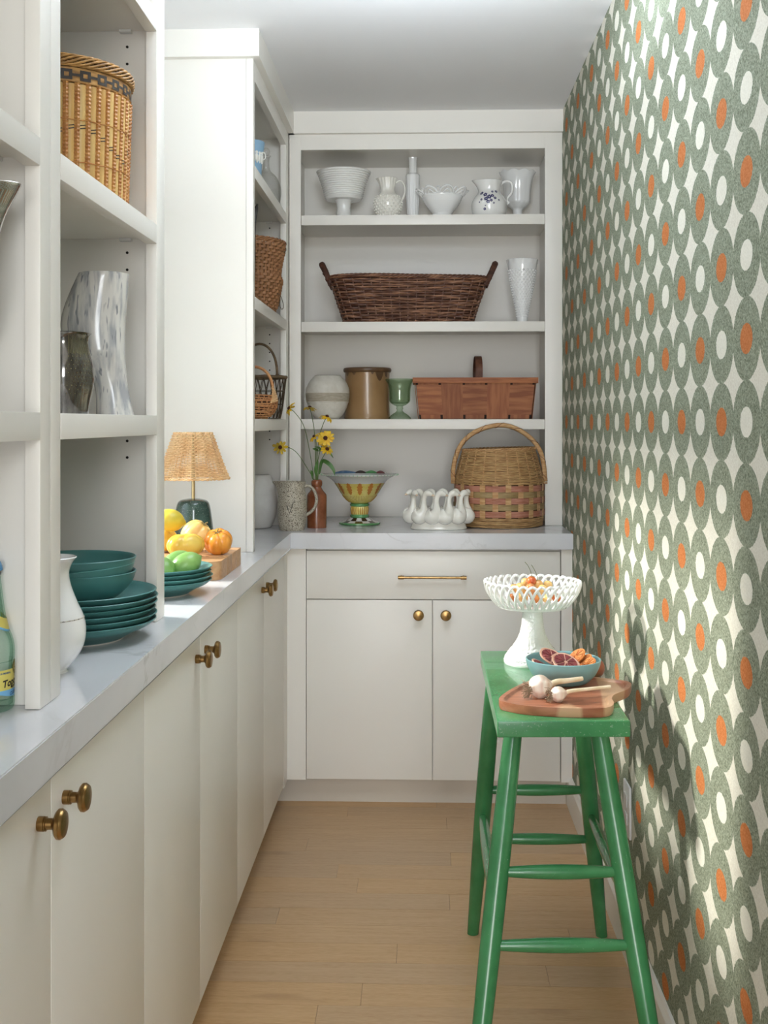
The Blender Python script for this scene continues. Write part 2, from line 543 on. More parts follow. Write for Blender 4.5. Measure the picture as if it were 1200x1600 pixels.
def weave(ring, zs, nst, amp, rr, rz, sub=3, sides=6, g=None, mi=0, wav=0.0, phase=0, tilt=None):
    """horizontal weavers going in and out of nst stakes; each row is a closed waved ring"""
    g = g or G()
    for k, z in enumerate(zs):
        n = nst * sub
        rings = []
        ph = rnd.random() * tau
        for i in range(n):
            t = i / n
            x, y = ring(t, z)
            x2, y2 = ring(t + 0.002, z)
            tx, ty = x2 - x, y2 - y
            L = math.hypot(tx, ty) or 1
            nx, ny = ty / L, -tx / L
            off = amp * cos(pi * nst * t + pi * (k + phase))
            zz = z + wav * sin(tau * 3 * t + ph) + (tilt(t) if tilt else 0)
            sec = []
            for j in range(sides):
                a = tau * (j + 0.5) / sides
                ca, sa = cos(a), sin(a)
                if sides == 4:
                    ca, sa = ca * 1.414, sa * 1.414
                sec.append((x + nx * (off + rr * ca), y + ny * (off + rr * ca), zz + rz * sa))
            rings.append(sec)
        rings.append(rings[0])
        loft(rings, False, False, g, mi)
    return g

def stakes(ring, zs, nst, r, n=6, off=0.0, sx=1.0, g=None, mi=0):
    g = g or G()
    for k in range(nst):
        pts = []
        for z in zs:
            x, y = ring(k / nst, z)
            x2, y2 = ring(k / nst + 0.002, z)
            L = math.hypot(x2 - x, y2 - y) or 1
            pts.append((x + (y2 - y) / L * off, y - (x2 - x) / L * off, z))
        sweep(pts, r, n, False, g, mi, sx)
    return g

def flat_stakes(ring, zs, nst, w, th, off=0.0, g=None, mi=0):
    """flat upright splints lying along the wall of a basket"""
    g = g or G()
    for k in range(nst):
        rings = []
        for z in zs:
            x, y = ring(k / nst, z)
            x2, y2 = ring(k / nst + 0.002, z)
            L = math.hypot(x2 - x, y2 - y) or 1
            tx, ty = (x2 - x) / L, (y2 - y) / L
            nx, ny = ty, -tx
            rings.append([(x + tx * a + nx * (b + off), y + ty * a + ny * (b + off), z) for a, b in ((-w, -th), (w, -th), (w, th), (-w, th))])
        loft(rings, g=g, mi=mi)
    return g

def move(g, d):
    g.v = [(p[0] + d[0], p[1] + d[1], p[2] + d[2]) for p in g.v]
    return g
def xform(g, m):
    g.v = [tuple(m @ Vector(p)) for p in g.v]
    return g

def build(name, g, m, parent=None, loc=(0, 0, 0), smooth=None, bevel=0.0, bseg=2, stuff=False, label=None, rot=None):
    me = bpy.data.meshes.new(name)
    me.from_pydata([tuple(p) for p in g.v], [], g.f)
    ms = m if isinstance(m, (list, tuple)) else [m]
    for x in ms:
        me.materials.append(M[x])
    if len(ms) > 1:
        me.polygons.foreach_set('material_index', g.mi)
    if bevel:
        bm = bmesh.new()
        bm.from_mesh(me)
        bmesh.ops.bevel(bm, geom=bm.edges[:], offset=bevel, segments=bseg, profile=0.6, affect='EDGES', clamp_overlap=True)
        bm.to_mesh(me)
        bm.free()
    if smooth is not None or bevel:
        me.polygons.foreach_set('use_smooth', [True] * len(me.polygons))
        me.set_sharp_from_angle(angle=math.radians(smooth or 40))
    me.update()
    o = bpy.data.objects.new(name, me)
    COL.objects.link(o)
    o.location = loc
    if rot:
        o.rotation_euler = rot
    if parent:
        o.parent = parent
    if stuff:
        o['kind'] = 'stuff'
    if label:
        o['label'] = label
    return o

def thing(name, label, cat_, loc=(0, 0, 0), group=None, rot=None):
    o = bpy.data.objects.new(name, None)
    COL.objects.link(o)
    o.empty_display_size = 0.05
    o.location = loc
    if rot:
        o.rotation_euler = rot
    o['label'] = label
    o['category'] = cat_
    if group:
        o['group'] = group
    return o

def tag(o, label, cat_, group=None):
    o['label'] = label
    o['category'] = cat_
    if group:
        o['group'] = group
    return o

def struct(name, g, m, **kw):
    o = build(name, g, m, **kw)
    o['kind'] = 'structure'
    return o

def dup(root, loc, label, rot=None, scale=None):
    r = root.copy()
    COL.objects.link(r)
    r.location = loc
    if rot is not None:
        r.rotation_euler = rot
    if scale is not None:
        r.scale = (scale,) * 3
    r['label'] = label
    for ch in list(root.children):
        c = ch.copy()
        COL.objects.link(c)
        c.parent = r
        for gc in ch.children:
            d = gc.copy()
            COL.objects.link(d)
            d.parent = c
    return r

def sil(u0, Y, rows, zb):
    """radius / height list of a turned form from half-widths in image pixels at image rows"""
    X = wx(u0, Y)
    k = mpp(X, Y)
    pr = [(h * k, wz(v, X, Y) - zb) for v, h in rows]
    pr.sort(key=lambda p: p[1])
    pr[0] = (pr[0][0], 0.0)
    return (X, Y, zb), pr

def spout(g, ang, z0, z1, amt, width=0.45, up=0.0, c=(0, 0), power=2.0):
    out = []
    for x, y, z in g.v:
        if z > z0:
            a = math.atan2(y - c[1], x - c[0])
            d = (a - ang + pi) % tau - pi
            w = math.exp(-(d / width) ** 2) * min(1, (z - z0) / (z1 - z0)) ** power
            r = math.hypot(x - c[0], y - c[1])
            if r > 1e-6:
                x += (x - c[0]) / r * amt * w
                y += (y - c[1]) / r * amt * w
                z += up * w
        out.append((x, y, z))
    g.v = out
    return g

# ------------------------------------------------------------------ main dimensions
XW, XL = 0.4957, -0.84            # right wall, left wall
ZC = 2.3855                        # ceiling
XCT, YCT = -0.4368, 3.8086         # countertop front edges (left run, back run)
ZT, ZU = 0.915, 0.862              # countertop top / underside
XD, YD = -0.4508, 3.8286           # base door faces
XN, XF = -0.4875, -0.4774          # front planes of the left bookcases (near pair / corner one)
YB, YBK = 4.10, 4.465              # back bookcase face, its inner back
YF = 3.235                         # side panel of the corner bookcase
S1, S2, S3 = 2.02, 1.6395, 1.2925  # shelf tops on the back wall

# ------------------------------------------------------------------ room
struct('ceiling', box(XL - 0.2, XW + 0.2, -0.6, 4.7, ZC, ZC + 0.1), 'ceiling')
struct('wall_right', box(XW, XW + 0.1, -0.6, 4.7, 0, ZC), 'wallpaper')
struct('wall_back', box(XL - 0.2, XW, 4.485, 4.7, 0, ZC), 'wallpaint')
WY0, WY1, WZ0, WZ1 = 2.22, 2.98, 0.96, 1.62
wl = G()
box(XL - 0.12, XL, -0.6, WY0, 0, ZC, wl)
box(XL - 0.12, XL, WY1, 4.485, 0, ZC, wl)
box(XL - 0.12, XL, WY0, WY1, 0, WZ0, wl)
box(XL - 0.12, XL, WY0, WY1, WZ1, ZC, wl)
struct('wall_left', wl, 'wallpaint')
win = struct('window_1', G().add([], []), 'paint')
wf = G()
for y in (WY0, WY1 - 0.045):
    box(XL - 0.09, XL - 0.03, y, y + 0.045, WZ0, WZ1, wf)
for z in (WZ0, WZ1 - 0.045):
    box(XL - 0.09, XL - 0.03, WY0 + 0.045, WY1 - 0.045, z, z + 0.045, wf)
build('window_frame', wf, 'paint', win)
build('muntin', box(XL - 0.075, XL - 0.045, 2.59, 2.61, WZ0 + 0.045, WZ1 - 0.045), 'paint', win)
for y0, y1 in ((WY0 + 0.045, 2.59), (2.61, WY1 - 0.045)):
    build('pane', box(XL - 0.062, XL - 0.058, y0, y1, WZ0 + 0.045, WZ1 - 0.045), 'pane', win)

fl = struct('floor', box(XL - 0.2, XW + 0.2, -0.6, 4.5, -0.05, -0.014), 'hole')
fixed_ends = {3.738: -0.245, 3.435: -0.35, 3.133: -0.18, 3.032: 0.072, 2.931: -0.376, 2.730: -0.062, 2.629: 0.29}
PW = 0.1008
k = -37
while True:
    y0 = 3.133 + PW * k
    if y0 > 3.95:
        break
    k += 1
    ends = [rnd.uniform(-0.4, 0.4)]
    for ye, xe in fixed_ends.items():
        if abs(ye - y0) < 0.01:
            ends = [xe]
    xs = [-0.62] + ends + [XW + 0.02]
    for a, b in zip(xs[:-1], xs[1:]):
        g = box((a - b) / 2 + 0.0004, (b - a) / 2 - 0.0004, -PW / 2 + 0.0004, PW / 2 - 0.0004, -0.014, rnd.uniform(-0.0003, 0.0))
        build('plank', g, 'plank', fl, ((a + b) / 2, y0 + PW / 2, 0))

bb = G()
ys0, ys1 = -0.6, 3.886
prof = [(XW, 0), (XW - 0.013, 0), (XW - 0.013, 0.088), (XW - 0.008, 0.098), (XW - 0.006, 0.104), (XW, 0.104)]
loft([[(x, ys0, z) for x, z in prof], [(x, ys1, z) for x, z in prof]], g=bb)
struct('baseboard_right', bb, 'paint')

# crown boards against the ceiling
cg = box(XF - 0.02, XF + 0.02, YF - 0.022, YB - 0.02, 2.308, ZC)
box(XL, XF - 0.02, YF - 0.022, YF + 0.018, 2.308, ZC, cg)
struct('trim_1', cg, 'paint')
struct('trim_2', box(XF + 0.02, XW, YB - 0.02, YB + 0.02, 2.308, ZC), 'paint')

# ------------------------------------------------------------------ worktop
ct = bpy.data.meshes.new('countertop')
bm = bmesh.new()
outline = [(XL, 0.74), (XCT, 0.74), (XCT, YCT), (XW, YCT), (XW, YBK + 0.02), (XL, YBK + 0.02)]
vb = [bm.verts.new((x, y, ZU)) for x, y in outline]
vt = [bm.verts.new((x, y, ZT)) for x, y in outline]
bm.faces.new(list(reversed(vb)))
bm.faces.new(vt)
for i in range(6):
    j = (i + 1) % 6
    bm.faces.new((vb[i], vb[j], vt[j], vt[i]))
bmesh.ops.bevel(bm, geom=[e for e in bm.edges if abs(e.verts[0].co.z - e.verts[1].co.z) < 1e-6], offset=0.002, segments=2, affect='EDGES')
bm.to_mesh(ct)
bm.free()
ct.materials.append(M['quartz'])
cto = bpy.data.objects.new('countertop', ct)
COL.objects.link(cto)
tag(cto, 'white veined stone countertop running round the corner over the base cabinets', 'countertop')

# ------------------------------------------------------------------ base cabinets
KNOB = [(0.0001, 0.0), (0.0085, 0.0), (0.0088, 0.001), (0.0088, 0.0075), (0.0076, 0.008), (0.0076, 0.0088), (0.0086, 0.0092), (0.0086, 0.0098),
        (0.0068, 0.0102), (0.0066, 0.017), (0.0085, 0.0195), (0.0150, 0.0215), (0.0176, 0.0240), (0.0178, 0.0275), (0.0168, 0.0285), (0.0166, 0.0295), (0.0150, 0.0315), (0.008, 0.0330), (0.0001, 0.0333)]
def knob(axis):
    g = lathe(KNOB, 32, None, 0, False, False)
    rot = Matrix.Rotation(pi / 2, 4, 'Y') if axis == 'x' else Matrix.Rotation(pi / 2, 4, 'X')
    return xform(g, rot)

def base_left(y0, y1, label, knobs=True):
    t = thing('base_cabinet', label, 'cabinet', (XD, y0, 0), 'white base cabinets along the left wall')
    w = y1 - y0
    build('cabinet_body', box(XL - XD + 0.03, -0.0205, 0.001, w - 0.001, 0.10, ZU - 0.001), 'paint', t)
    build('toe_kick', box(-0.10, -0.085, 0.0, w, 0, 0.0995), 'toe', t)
    m = w / 2
    for yy in (0.0, m, w):
        build('seam_lightener', box(-0.0202, -0.0030, max(yy - 0.0012, 0.0001), min(yy + 0.0012, w - 0.0001), 0.1021, 0.8559), 'paint', t)  # added strips in the door gaps so the seams look light, not dark
    for a, b, ky in ((0.0015, m - 0.0015, m - 0.048), (m + 0.0015, w - 0.0015, m + 0.048)):
        d = build('door', box(-0.02, 0, a, b, 0.102, 0.856), 'paint', t, bevel=0.0016)
        if knobs:
            build('knob', knob('x'), 'brass', d, (0, ky, 0.811), smooth=35)
    return t
base_left(0.915, 1.8565, 'nearest white two-door base cabinet, its large brass knobs below the glass bottle')
base_left(1.8565, 2.797, 'middle white two-door base cabinet, brass knobs below the teal plate stacks')
base_left(2.797, 3.735, 'farthest white two-door base cabinet on the left, knobs near the corner')
flr = thing('corner_filler', 'narrow white filler panel where left and back base cabinets meet', 'panel', (XD, 3.735, 0))
build('face_strip', box(-0.02, 0, 0.001, 3.849 - 3.735, 0.09, ZU - 0.001), 'paint', flr)
build('face_strip', box(0.0, 0.0625, 3.829 - 3.735, 3.849 - 3.735, 0.09, ZU - 0.001), 'paint', flr)
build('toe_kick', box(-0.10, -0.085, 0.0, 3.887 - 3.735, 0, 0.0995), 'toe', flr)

t = thing('base_cabinet', 'white base cabinet on the back wall with wide drawer over two doors', 'cabinet', (0.034, YD, 0))
ox = -0.034
build('cabinet_body', box(-0.386 + ox, 0.458 + ox, 0.0215, 0.63, 0.09, ZU - 0.001), 'paint', t)
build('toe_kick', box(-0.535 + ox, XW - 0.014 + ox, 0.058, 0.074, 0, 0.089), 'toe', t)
dr = build('drawer', box(-0.3865 + ox, 0.4553 + ox, 0, 0.02, 0.6936, 0.8535), 'paint', t, bevel=0.0016)
hx0, hx1, hz = -0.081 + ox, 0.1455 + ox, 0.769
hg = sweep([(hx0 + 0.004, -0.026, hz), (hx1 - 0.004, -0.026, hz)], 0.0042, 16)
for x in (hx0, hx1 - 0.02):
    sweep([(x, -0.026, hz), (x + 0.001, -0.026, hz), (x + 0.0195, -0.026, hz), (x + 0.02, -0.026, hz)], [0.005, 0.0062, 0.0062, 0.005], 16, g=hg)
    sweep([(x + 0.010, -0.027, hz), (x + 0.010, 0.0, hz)], 0.0045, 12, g=hg)
build('handle', hg, 'brass', dr, smooth=35)
for a, b, kx in ((-0.3865, 0.0315, -0.0131), (0.0343, 0.4553, 0.0772)):
    d = build('door', box(a + ox, b + ox, 0, 0.02, 0.0935, 0.6905), 'paint', t, bevel=0.0016)
    build('knob', knob('y'), 'brass', d, (kx + ox, 0, 0.644), smooth=35)
build('side_stile', box(0.4585 + ox, XW - 0.0005 + ox, 0.0, 0.04, 0.09, ZU - 0.001), 'paint', t)

# ------------------------------------------------------------------ bookcases
def pegs(t, X, ylist, zlist, far_y):
    g = G()
    for z in zlist:
        for dx in (-0.066, -0.27):
            g2 = lathe([(0.0001, 0), (0.0026, 0), (0.0026, 0.0012), (0.0001, 0.0012)], 10, None, 0, False, False)
            xform(g2, Matrix.Translation((X + dx, far_y, z)) @ Matrix.Rotation(pi / 2, 4, 'X'))
            g.add(g2.v, g2.f)
    build('peg_hole', g, 'hole', t, stuff=True)

def bookcase_left(label, X, y0, y1, s0, s1, shelves, top, rail, holes, depth=0.335):
    t = thing('bookcase', label, 'bookcase', (X, y0, ZT))
    w = y1 - y0
    H = top - ZT
    e = 0.0006
    build('side_panel', box(-depth, -0.0205, 0.001, 0.019, e, H), 'paint', t)
    fy = w - 0.019
    build('side_panel', box(-depth, -0.0205, fy, w - 0.001, e, H), 'paint', t)
    build('back_panel', box(-depth - 0.012, -depth - e, 0.001, w - 0.001, e, H), 'paint', t)
    build('stile', box(-0.02, 0, 0.0004, s0, e, H), 'paint', t, bevel=0.0012)
    build('stile', box(-0.02, 0, w - s1, w - 0.0004, e, H), 'paint', t, bevel=0.0012)
    if rail:
        build('top_rail', box(-0.02, 0, s0, w - s1, rail - ZT, H), 'paint', t)
        build('top_panel', box(-depth, -0.0205, 0.0195, fy - e, H - 0.02, H), 'paint', t)
    for zs in shelves:
        z = zs - ZT
        sh = build('shelf', box(-depth, -0.0205, 0.0195, fy - e, z - 0.019, z), 'paint', t)
        build('nosing', box(-0.02, 0.0005, s0 + 0.0008, w - s1 - 0.0008, z - 0.0355, z), 'paint', sh, bevel=0.001)
        for dy in (0.0195, fy - 0.014):
            build('shelf_clip', box(-0.078, -0.056, dy, dy + 0.0125, z - 0.0245, z - 0.0195), 'clip', sh)
    pegs(t, 0, None, [h - ZT for h in holes], fy)
    return t
HOLES = [1.986, 1.954, 1.600, 1.568, 1.247, 1.216]
HOLES_C = [1.972, 1.940] + [1.593 - 0.0315 * i for i in range(6)] + [1.250, 1.220]
bookcase_left('nearest tall white bookcase at the left edge with the glass bottle inside', XN, 0.75, 1.4967, 0.04, 0.042, [2.0345, 1.6450, 1.2950], 2.308, 2.25, HOLES)
bookcase_left('tall white bookcase holding the rattan basket and teal plates, left of the window niche', XN, 1.4967, 2.1628, 0.0406, 0.063, [2.0345, 1.6450, 1.2945], 2.308, 2.25, HOLES)
bookcase_left('narrow-looking white corner bookcase with woven and wire baskets behind the lamp', XF, YF, YB + 0.001, 0.034, 0.08, [2.013, 1.6400, 1.2915], 2.308, 2.2535, HOLES_C)

t = thing('bookcase', 'wide white bookcase on the back wall filled with white pottery and baskets', 'bookcase', (0, YB, ZT))
H = 2.308 - ZT
e = 0.0006
build('side_panel', box(-0.4765, -0.4585, 0.0205, YBK - YB, e, H), 'paint', t)
build('side_panel', box(0.452, 0.470, 0.0205, YBK - YB, e, H), 'paint', t)
build('back_panel', box(-0.4765, 0.470, YBK - YB + e, YBK - YB + 0.012, e, H), 'paint', t)
build('stile', box(-0.4755, -0.434, 0, 0.02, e, H), 'paint', t, bevel=0.0012)
build('stile', box(0.4338, XW - 0.0005, 0, 0.02, e, H), 'paint', t, bevel=0.0012)
build('top_rail', box(-0.434, 0.4338, 0, 0.02, 2.2535 - ZT, H), 'paint', t)
build('top_panel', box(-0.458, 0.4515, 0.0205, YBK - YB, 2.268 - ZT, 2.286 - ZT), 'paint', t)
for zs in (S1, S2, S3):
    z = zs - ZT
    sh = build('shelf', box(-0.458, 0.4515, 0.0205, YBK - YB, z - 0.019, z), 'paint', t)
    build('nosing', box(-0.4325, 0.4325, -0.001, 0.02, z - 0.0355, z), 'paint', sh, bevel=0.001)
    for x in (-0.4575, 0.4405):
        build('shelf_clip', box(x, x + 0.0105, 0.045, 0.063, z - 0.0245, z - 0.0195), 'clip', sh)

# ------------------------------------------------------------------ outlet on the papered wall
t = thing('wall_outlet', 'white electrical outlet plate low on the patterned wall behind the stool', 'outlet', (XW, 2.79, 0.352))
build('cover_plate', box(-0.006, -0.0002, -0.042, 0.042, -0.062, 0.062), 'plastic', t, bevel=0.003)
for z in (-0.022, 0.022):
    build('socket', box(-0.008, -0.006, -0.016, 0.016, z - 0.014, z + 0.014), 'plastic', t, bevel=0.0015)

# ------------------------------------------------------------------ stool
SZ = 0.72
t = thing('stool', 'long narrow worn green painted wooden stool standing beside the patterned wall', 'stool', (0.27, 2.5, 0))
o0 = Vector((0.27, 2.5, 0))
FL, FR, BL = Vector((0.1405, 2.1715, SZ)), Vector((0.3905, 2.2176, SZ)), Vector((0.1424, 2.8379, SZ))
FR = FL + Vector((1, 0.05, 0)).normalized() * 0.2515
BR = BL + (FR - FL)
g = G()
cs = [FL, FR, BR, BL]
g.add([c - o0 - Vector((0, 0, 0.031)) for c in cs] + [c - o0 for c in cs], BOXF)
build('seat', g, 'green_top', t, bevel=0.003, bseg=3)
legs = {'nl': (P3(803, 1150, 2.275), Vector((0.087, 2.085, 0))), 'nr': (P3(934, 1150, 2.285), Vector((0.442, 2.105, 0))),
        'fl': (P3(772, 1130, 2.72), Vector((0.1265, 2.895, 0))), 'fr': (P3(903, 1130, 2.735), Vector((0.4470, 2.893, 0)))}
for k in legs:
    legs[k][0].z = SZ - 0.0315
for kk, (a, b) in legs.items():
    pts, rr = [], []
    for i in range(13):
        f = i / 12
        pts.append(a.lerp(b, f) - o0)
        rr.append(0.0175 + 0.0045 * sin(pi * min(1, f * 1.05)) ** 0.8 - 0.003 * f)
    gl = sweep(pts, rr, 20)
    gl.v = [(x, y, max(z, 0.0)) for x, y, z in gl.v]
    build('leg', gl, 'green', t, smooth=50)
def on_leg(k, z):
    a, b = legs[k]
    return a.lerp(b, (a.z - z) / (a.z - b.z)) - o0
for ka, za, kb, zb in (('nl', 0.425, 'nr', 0.423), ('nl', 0.300, 'nr', 0.298), ('fl', 0.392, 'fr', 0.392), ('fl', 0.262, 'fr', 0.262), ('fl', 0.325, 'nl', 0.372), ('fr', 0.325, 'nr', 0.372)):
    a, b = on_leg(ka, za), on_leg(kb, zb)
    pts = [a.lerp(b, i / 12) for i in range(13)]
    rr = [0.0085 + 0.0055 * sin(pi * i / 12) for i in range(13)]
    build('rung', sweep(pts, rr, 14), 'green', t, smooth=50)

# ---- white lattice compote with cherries
cx, cy = wx(832, 2.70), 2.70
t = thing('compote', 'white footed compote with pierced lattice bowl standing on the green stool', 'compote', (cx, cy, SZ + 0.0002))
ped = [(0.066, 0.0), (0.067, 0.006), (0.062, 0.018), (0.052, 0.032), (0.040, 0.048), (0.031, 0.066), (0.026, 0.085), (0.024, 0.104), (0.0235, 0.122), (0.027, 0.126)]
def rough(a, z):
    return 1 + 0.034 * sin(a * 29 + 40 * sin(z * 210)) * sin(z * 640 + 4 * sin(a * 11)) if 0.008 < z < 0.118 else 1
build('pedestal', lathe(smooth_prof(ped, 10), 170, wob=rough, cap1=True), 'milk', t, smooth=60)
dish = [(0.026, 0.125), (0.060, 0.127), (0.079, 0.131), (0.082, 0.138), (0.078, 0.1395), (0.02, 0.134)]
build('bowl_base', lathe(dish, 64, cap0=True, cap1=True), 'milk', t, smooth=40)
def bowlr(z):
    f = (z - 0.136) / 0.058
    return 0.080 + 0.030 * (1 - (1 - f) ** 2.0)
lat = G()
NL = 34
for i in range(NL):
    pts, dth = [], tau / NL * 2.9
    for j in range(29):
        f = j / 28
        hh = sin(pi * f) ** 0.85
        z = 0.137 + 0.054 * hh
        a = tau * i / NL + dth * (f - 0.5)
        r = bowlr(z) + 0.0016 * (1 if f < 0.5 else -1)
        pts.append((r * cos(a), r * sin(a), z))
    sweep(pts, 0.0034, 7, g=lat)
build('lattice', lat, 'milk', t, smooth=60)

def cherry(name_mat, loc, label, r, stem=False, rot=(0, 0, 0)):
    t = thing('cherry', label, 'fruit', loc, 'cherries in the white compote', rot)
    build('fruit_body', ball((0, 0, 0), r, 16, 10, f=lambda a, th: 1 - 0.10 * math.exp(-((pi - th) / 0.45) ** 2)), name_mat, t, smooth=60)
    if stem:
        build('stalk', sweep(cat([(0, 0, r * 0.86), (0.003, 0, r + 0.012), (0.009, 0.002, r + 0.026), (0.017, 0.002, r + 0.034)], 4), 0.0007, 5), 'cherry_st', t)
ch = [('cherry_r', -0.003, -0.01, 0.194, 'topmost red cherry with a thin stalk, above the lattice bowl', 0.0115, True), ('cherry', 0.013, -0.005, 0.185, 'yellow and red cherry just right of the topmost red one', 0.0115, True),
      ('cherry', 0.036, 0.0, 0.183, 'pale golden cherry at the right side of the heap', 0.0110, False), ('cherry', -0.008, -0.032, 0.181, 'golden cherry low at the front centre of the heap', 0.0112, False),
      ('cherry', 0.020, -0.034, 0.179, 'orange blush cherry at the front right of the heap', 0.0108, False), ('cherry', -0.031, -0.026, 0.181, 'pinkish pale cherry at the front left of the heap', 0.0112, False),
      ('cherry', -0.014, 0.018, 0.187, 'pale yellow cherry behind the topmost red one', 0.0110, False), ('cherry', -0.042, 0.002, 0.175, 'pale cherry at the far left of the heap', 0.0108, False),
      ('cherry_r', 0.000, -0.056, 0.160, 'deep red cherry seen low through the front lattice', 0.0110, False), ('cherry', -0.026, -0.054, 0.161, 'golden cherry seen through the lattice left of front', 0.0110, False),
      ('cherry', 0.028, -0.054, 0.160, 'golden cherry seen through the lattice right of front', 0.0110, False), ('cherry_r', -0.050, -0.035, 0.158, 'red cherry seen through the left side of the lattice', 0.0108, False),
      ('cherry_r', 0.052, -0.030, 0.158, 'red cherry seen through the right side of the lattice', 0.0108, False), ('cherry', 0.0, 0.0, 0.163, 'cherry buried in the middle of the compote heap', 0.0112, False),
      ('cherry', -0.024, -0.004, 0.166, 'cherry buried left of the middle of the heap', 0.0110, False), ('cherry', 0.025, -0.012, 0.163, 'cherry buried right of the middle of the heap', 0.0112, False)]
for mm, dx, dy, z, lab, r, st in ch:
    cherry(mm, (cx + dx, cy + dy, SZ + z - 0.001), lab, r, st, (rnd.uniform(-0.3, 0.3), rnd.uniform(-0.3, 0.3), rnd.uniform(0, 6)))

# ---- paddle board
pts = [(0.1500, 2.2700), (0.1690, 2.3300), (0.1980, 2.3900), (0.2300, 2.4400), (0.2700, 2.4780), (0.3200, 2.4900), (0.3640, 2.4760), (0.4000, 2.4560), (0.4270, 2.4390), (0.4340, 2.4180), (0.4310, 2.3960), (0.4160, 2.3600),
       (0.3850, 2.3180), (0.3730, 2.2840), (0.3710, 2.2480), (0.3600, 2.2180), (0.3380, 2.2040), (0.2878, 2.2010), (0.2400, 2.2070), (0.1985, 2.2180), (0.1640, 2.2420)]
bcx, bcy = 0.28, 2.33
poly = [(p.x - bcx, p.y - bcy) for p in cat([(x, y, 0) for x, y in pts], 4, True)]
bm = bmesh.new()
TB = 0.018
vb = [bm.verts.new((x * 0.985, y * 0.985, 0)) for x, y in poly]
vm = [bm.verts.new((x, y, 0.006)) for x, y in poly]
vt = [bm.verts.new((x, y, TB)) for x, y in poly]
n = len(poly)
bm.faces.new(vb)
for lo, hi in ((vb, vm), (vm, vt)):
    for i in range(n):
        j = (i + 1) % n
        bm.faces.new((lo[j], lo[i], hi[i], hi[j]))
top = bm.faces.new(list(reversed(vt)))
bmesh.ops.recalc_face_normals(bm, faces=bm.faces[:])
r = bmesh.ops.inset_region(bm, faces=[top], thickness=0.009, depth=0.0)
r = bmesh.ops.inset_region(bm, faces=[top], thickness=0.004, depth=-0.004)
zb = min(v.co.z for v in top.verts)
me = bpy.data.meshes.new('serving_board')
bm.to_mesh(me)
bm.free()
me.materials.append(M['acacia'])
me.polygons.foreach_set('use_smooth', [True] * len(me.polygons))
me.set_sharp_from_angle(angle=math.radians(35))
o = bpy.data.objects.new('serving_board', me)
COL.objects.link(o)
o.location = (bcx, bcy, SZ + 0.0003)
tag(o, 'reddish brown wooden paddle board with short handle and sunken top on the stool', 'board')
BT = SZ + 0.0003 + zb                            # its sunken top

# ---- garlic
def garlic(name_label, p, r, d, length, seed):
    rr = random.Random(seed)
    t = thing('garlic_bulb', name_label, 'garlic', p)
    ax = Vector(d).normalized()
    q = Vector((0, 0, 1)).rotation_difference(ax).to_matrix().to_4x4()
    def shape(a, th):
        b = 1 - 0.10 * abs(sin(a * 3.5)) * sin(th)
        return b * (1 + 0.35 * math.exp(-((pi - th) / 0.35) ** 2))
    build('bulb', xform(ball((0, 0, 0), r, 40, 22, sq=(1, 1, 0.88), f=shape), q), 'garlic', t, smooth=70)
    sp = [ax * (r * 1.05), ax * (r * 1.6) + Vector((0, 0, 0.002)), ax * (r + length * 0.5) + Vector((0, 0.001, 0.0)), ax * (r + length) + Vector((0, 0.004, -0.003))]
    c = cat(sp, 5)
    build('dry_stem', sweep(c, [r * 0.27 + (r * 0.19 - r * 0.27) * i / (len(c) - 1) for i in range(len(c))], 10), 'garlic_st', t, smooth=60)
    g = G()
    for i in range(46):
        a = rr.uniform(0, tau)
        k = rr.uniform(0, 0.5)
        s = q.to_3x3() @ Vector((cos(a) * r * k, sin(a) * r * k, -r * 0.84))
        e = s + (q.to_3x3() @ Vector((cos(a) * rr.uniform(.1, 1), sin(a) * rr.uniform(.1, 1), -rr.uniform(0.3, 1.1)))) * r * 0.7
        mid = (s + e) / 2 + Vector((rr.uniform(-1, 1), rr.uniform(-1, 1), rr.uniform(-1, 1))) * r * 0.2
        for pnt in (mid, e):
            pnt.z = max(pnt.z, -r * 0.84)
        sweep([s, mid, e], 0.0006, 4, g=g)
    build('roots', g, 'root', t, stuff=True)
garlic('larger garlic bulb with a root tuft, at the left of the paddle board', (wx(843, 2.30), 2.30, BT + 0.0225), 0.0245, (0.92, 0.30, 0.12), 0.070, 1)
garlic('smaller garlic bulb with long dry stem, in the middle of the paddle board', (wx(872, 2.265), 2.265, BT + 0.0155), 0.0165, (0.96, 0.26, 0.10), 0.095, 2)

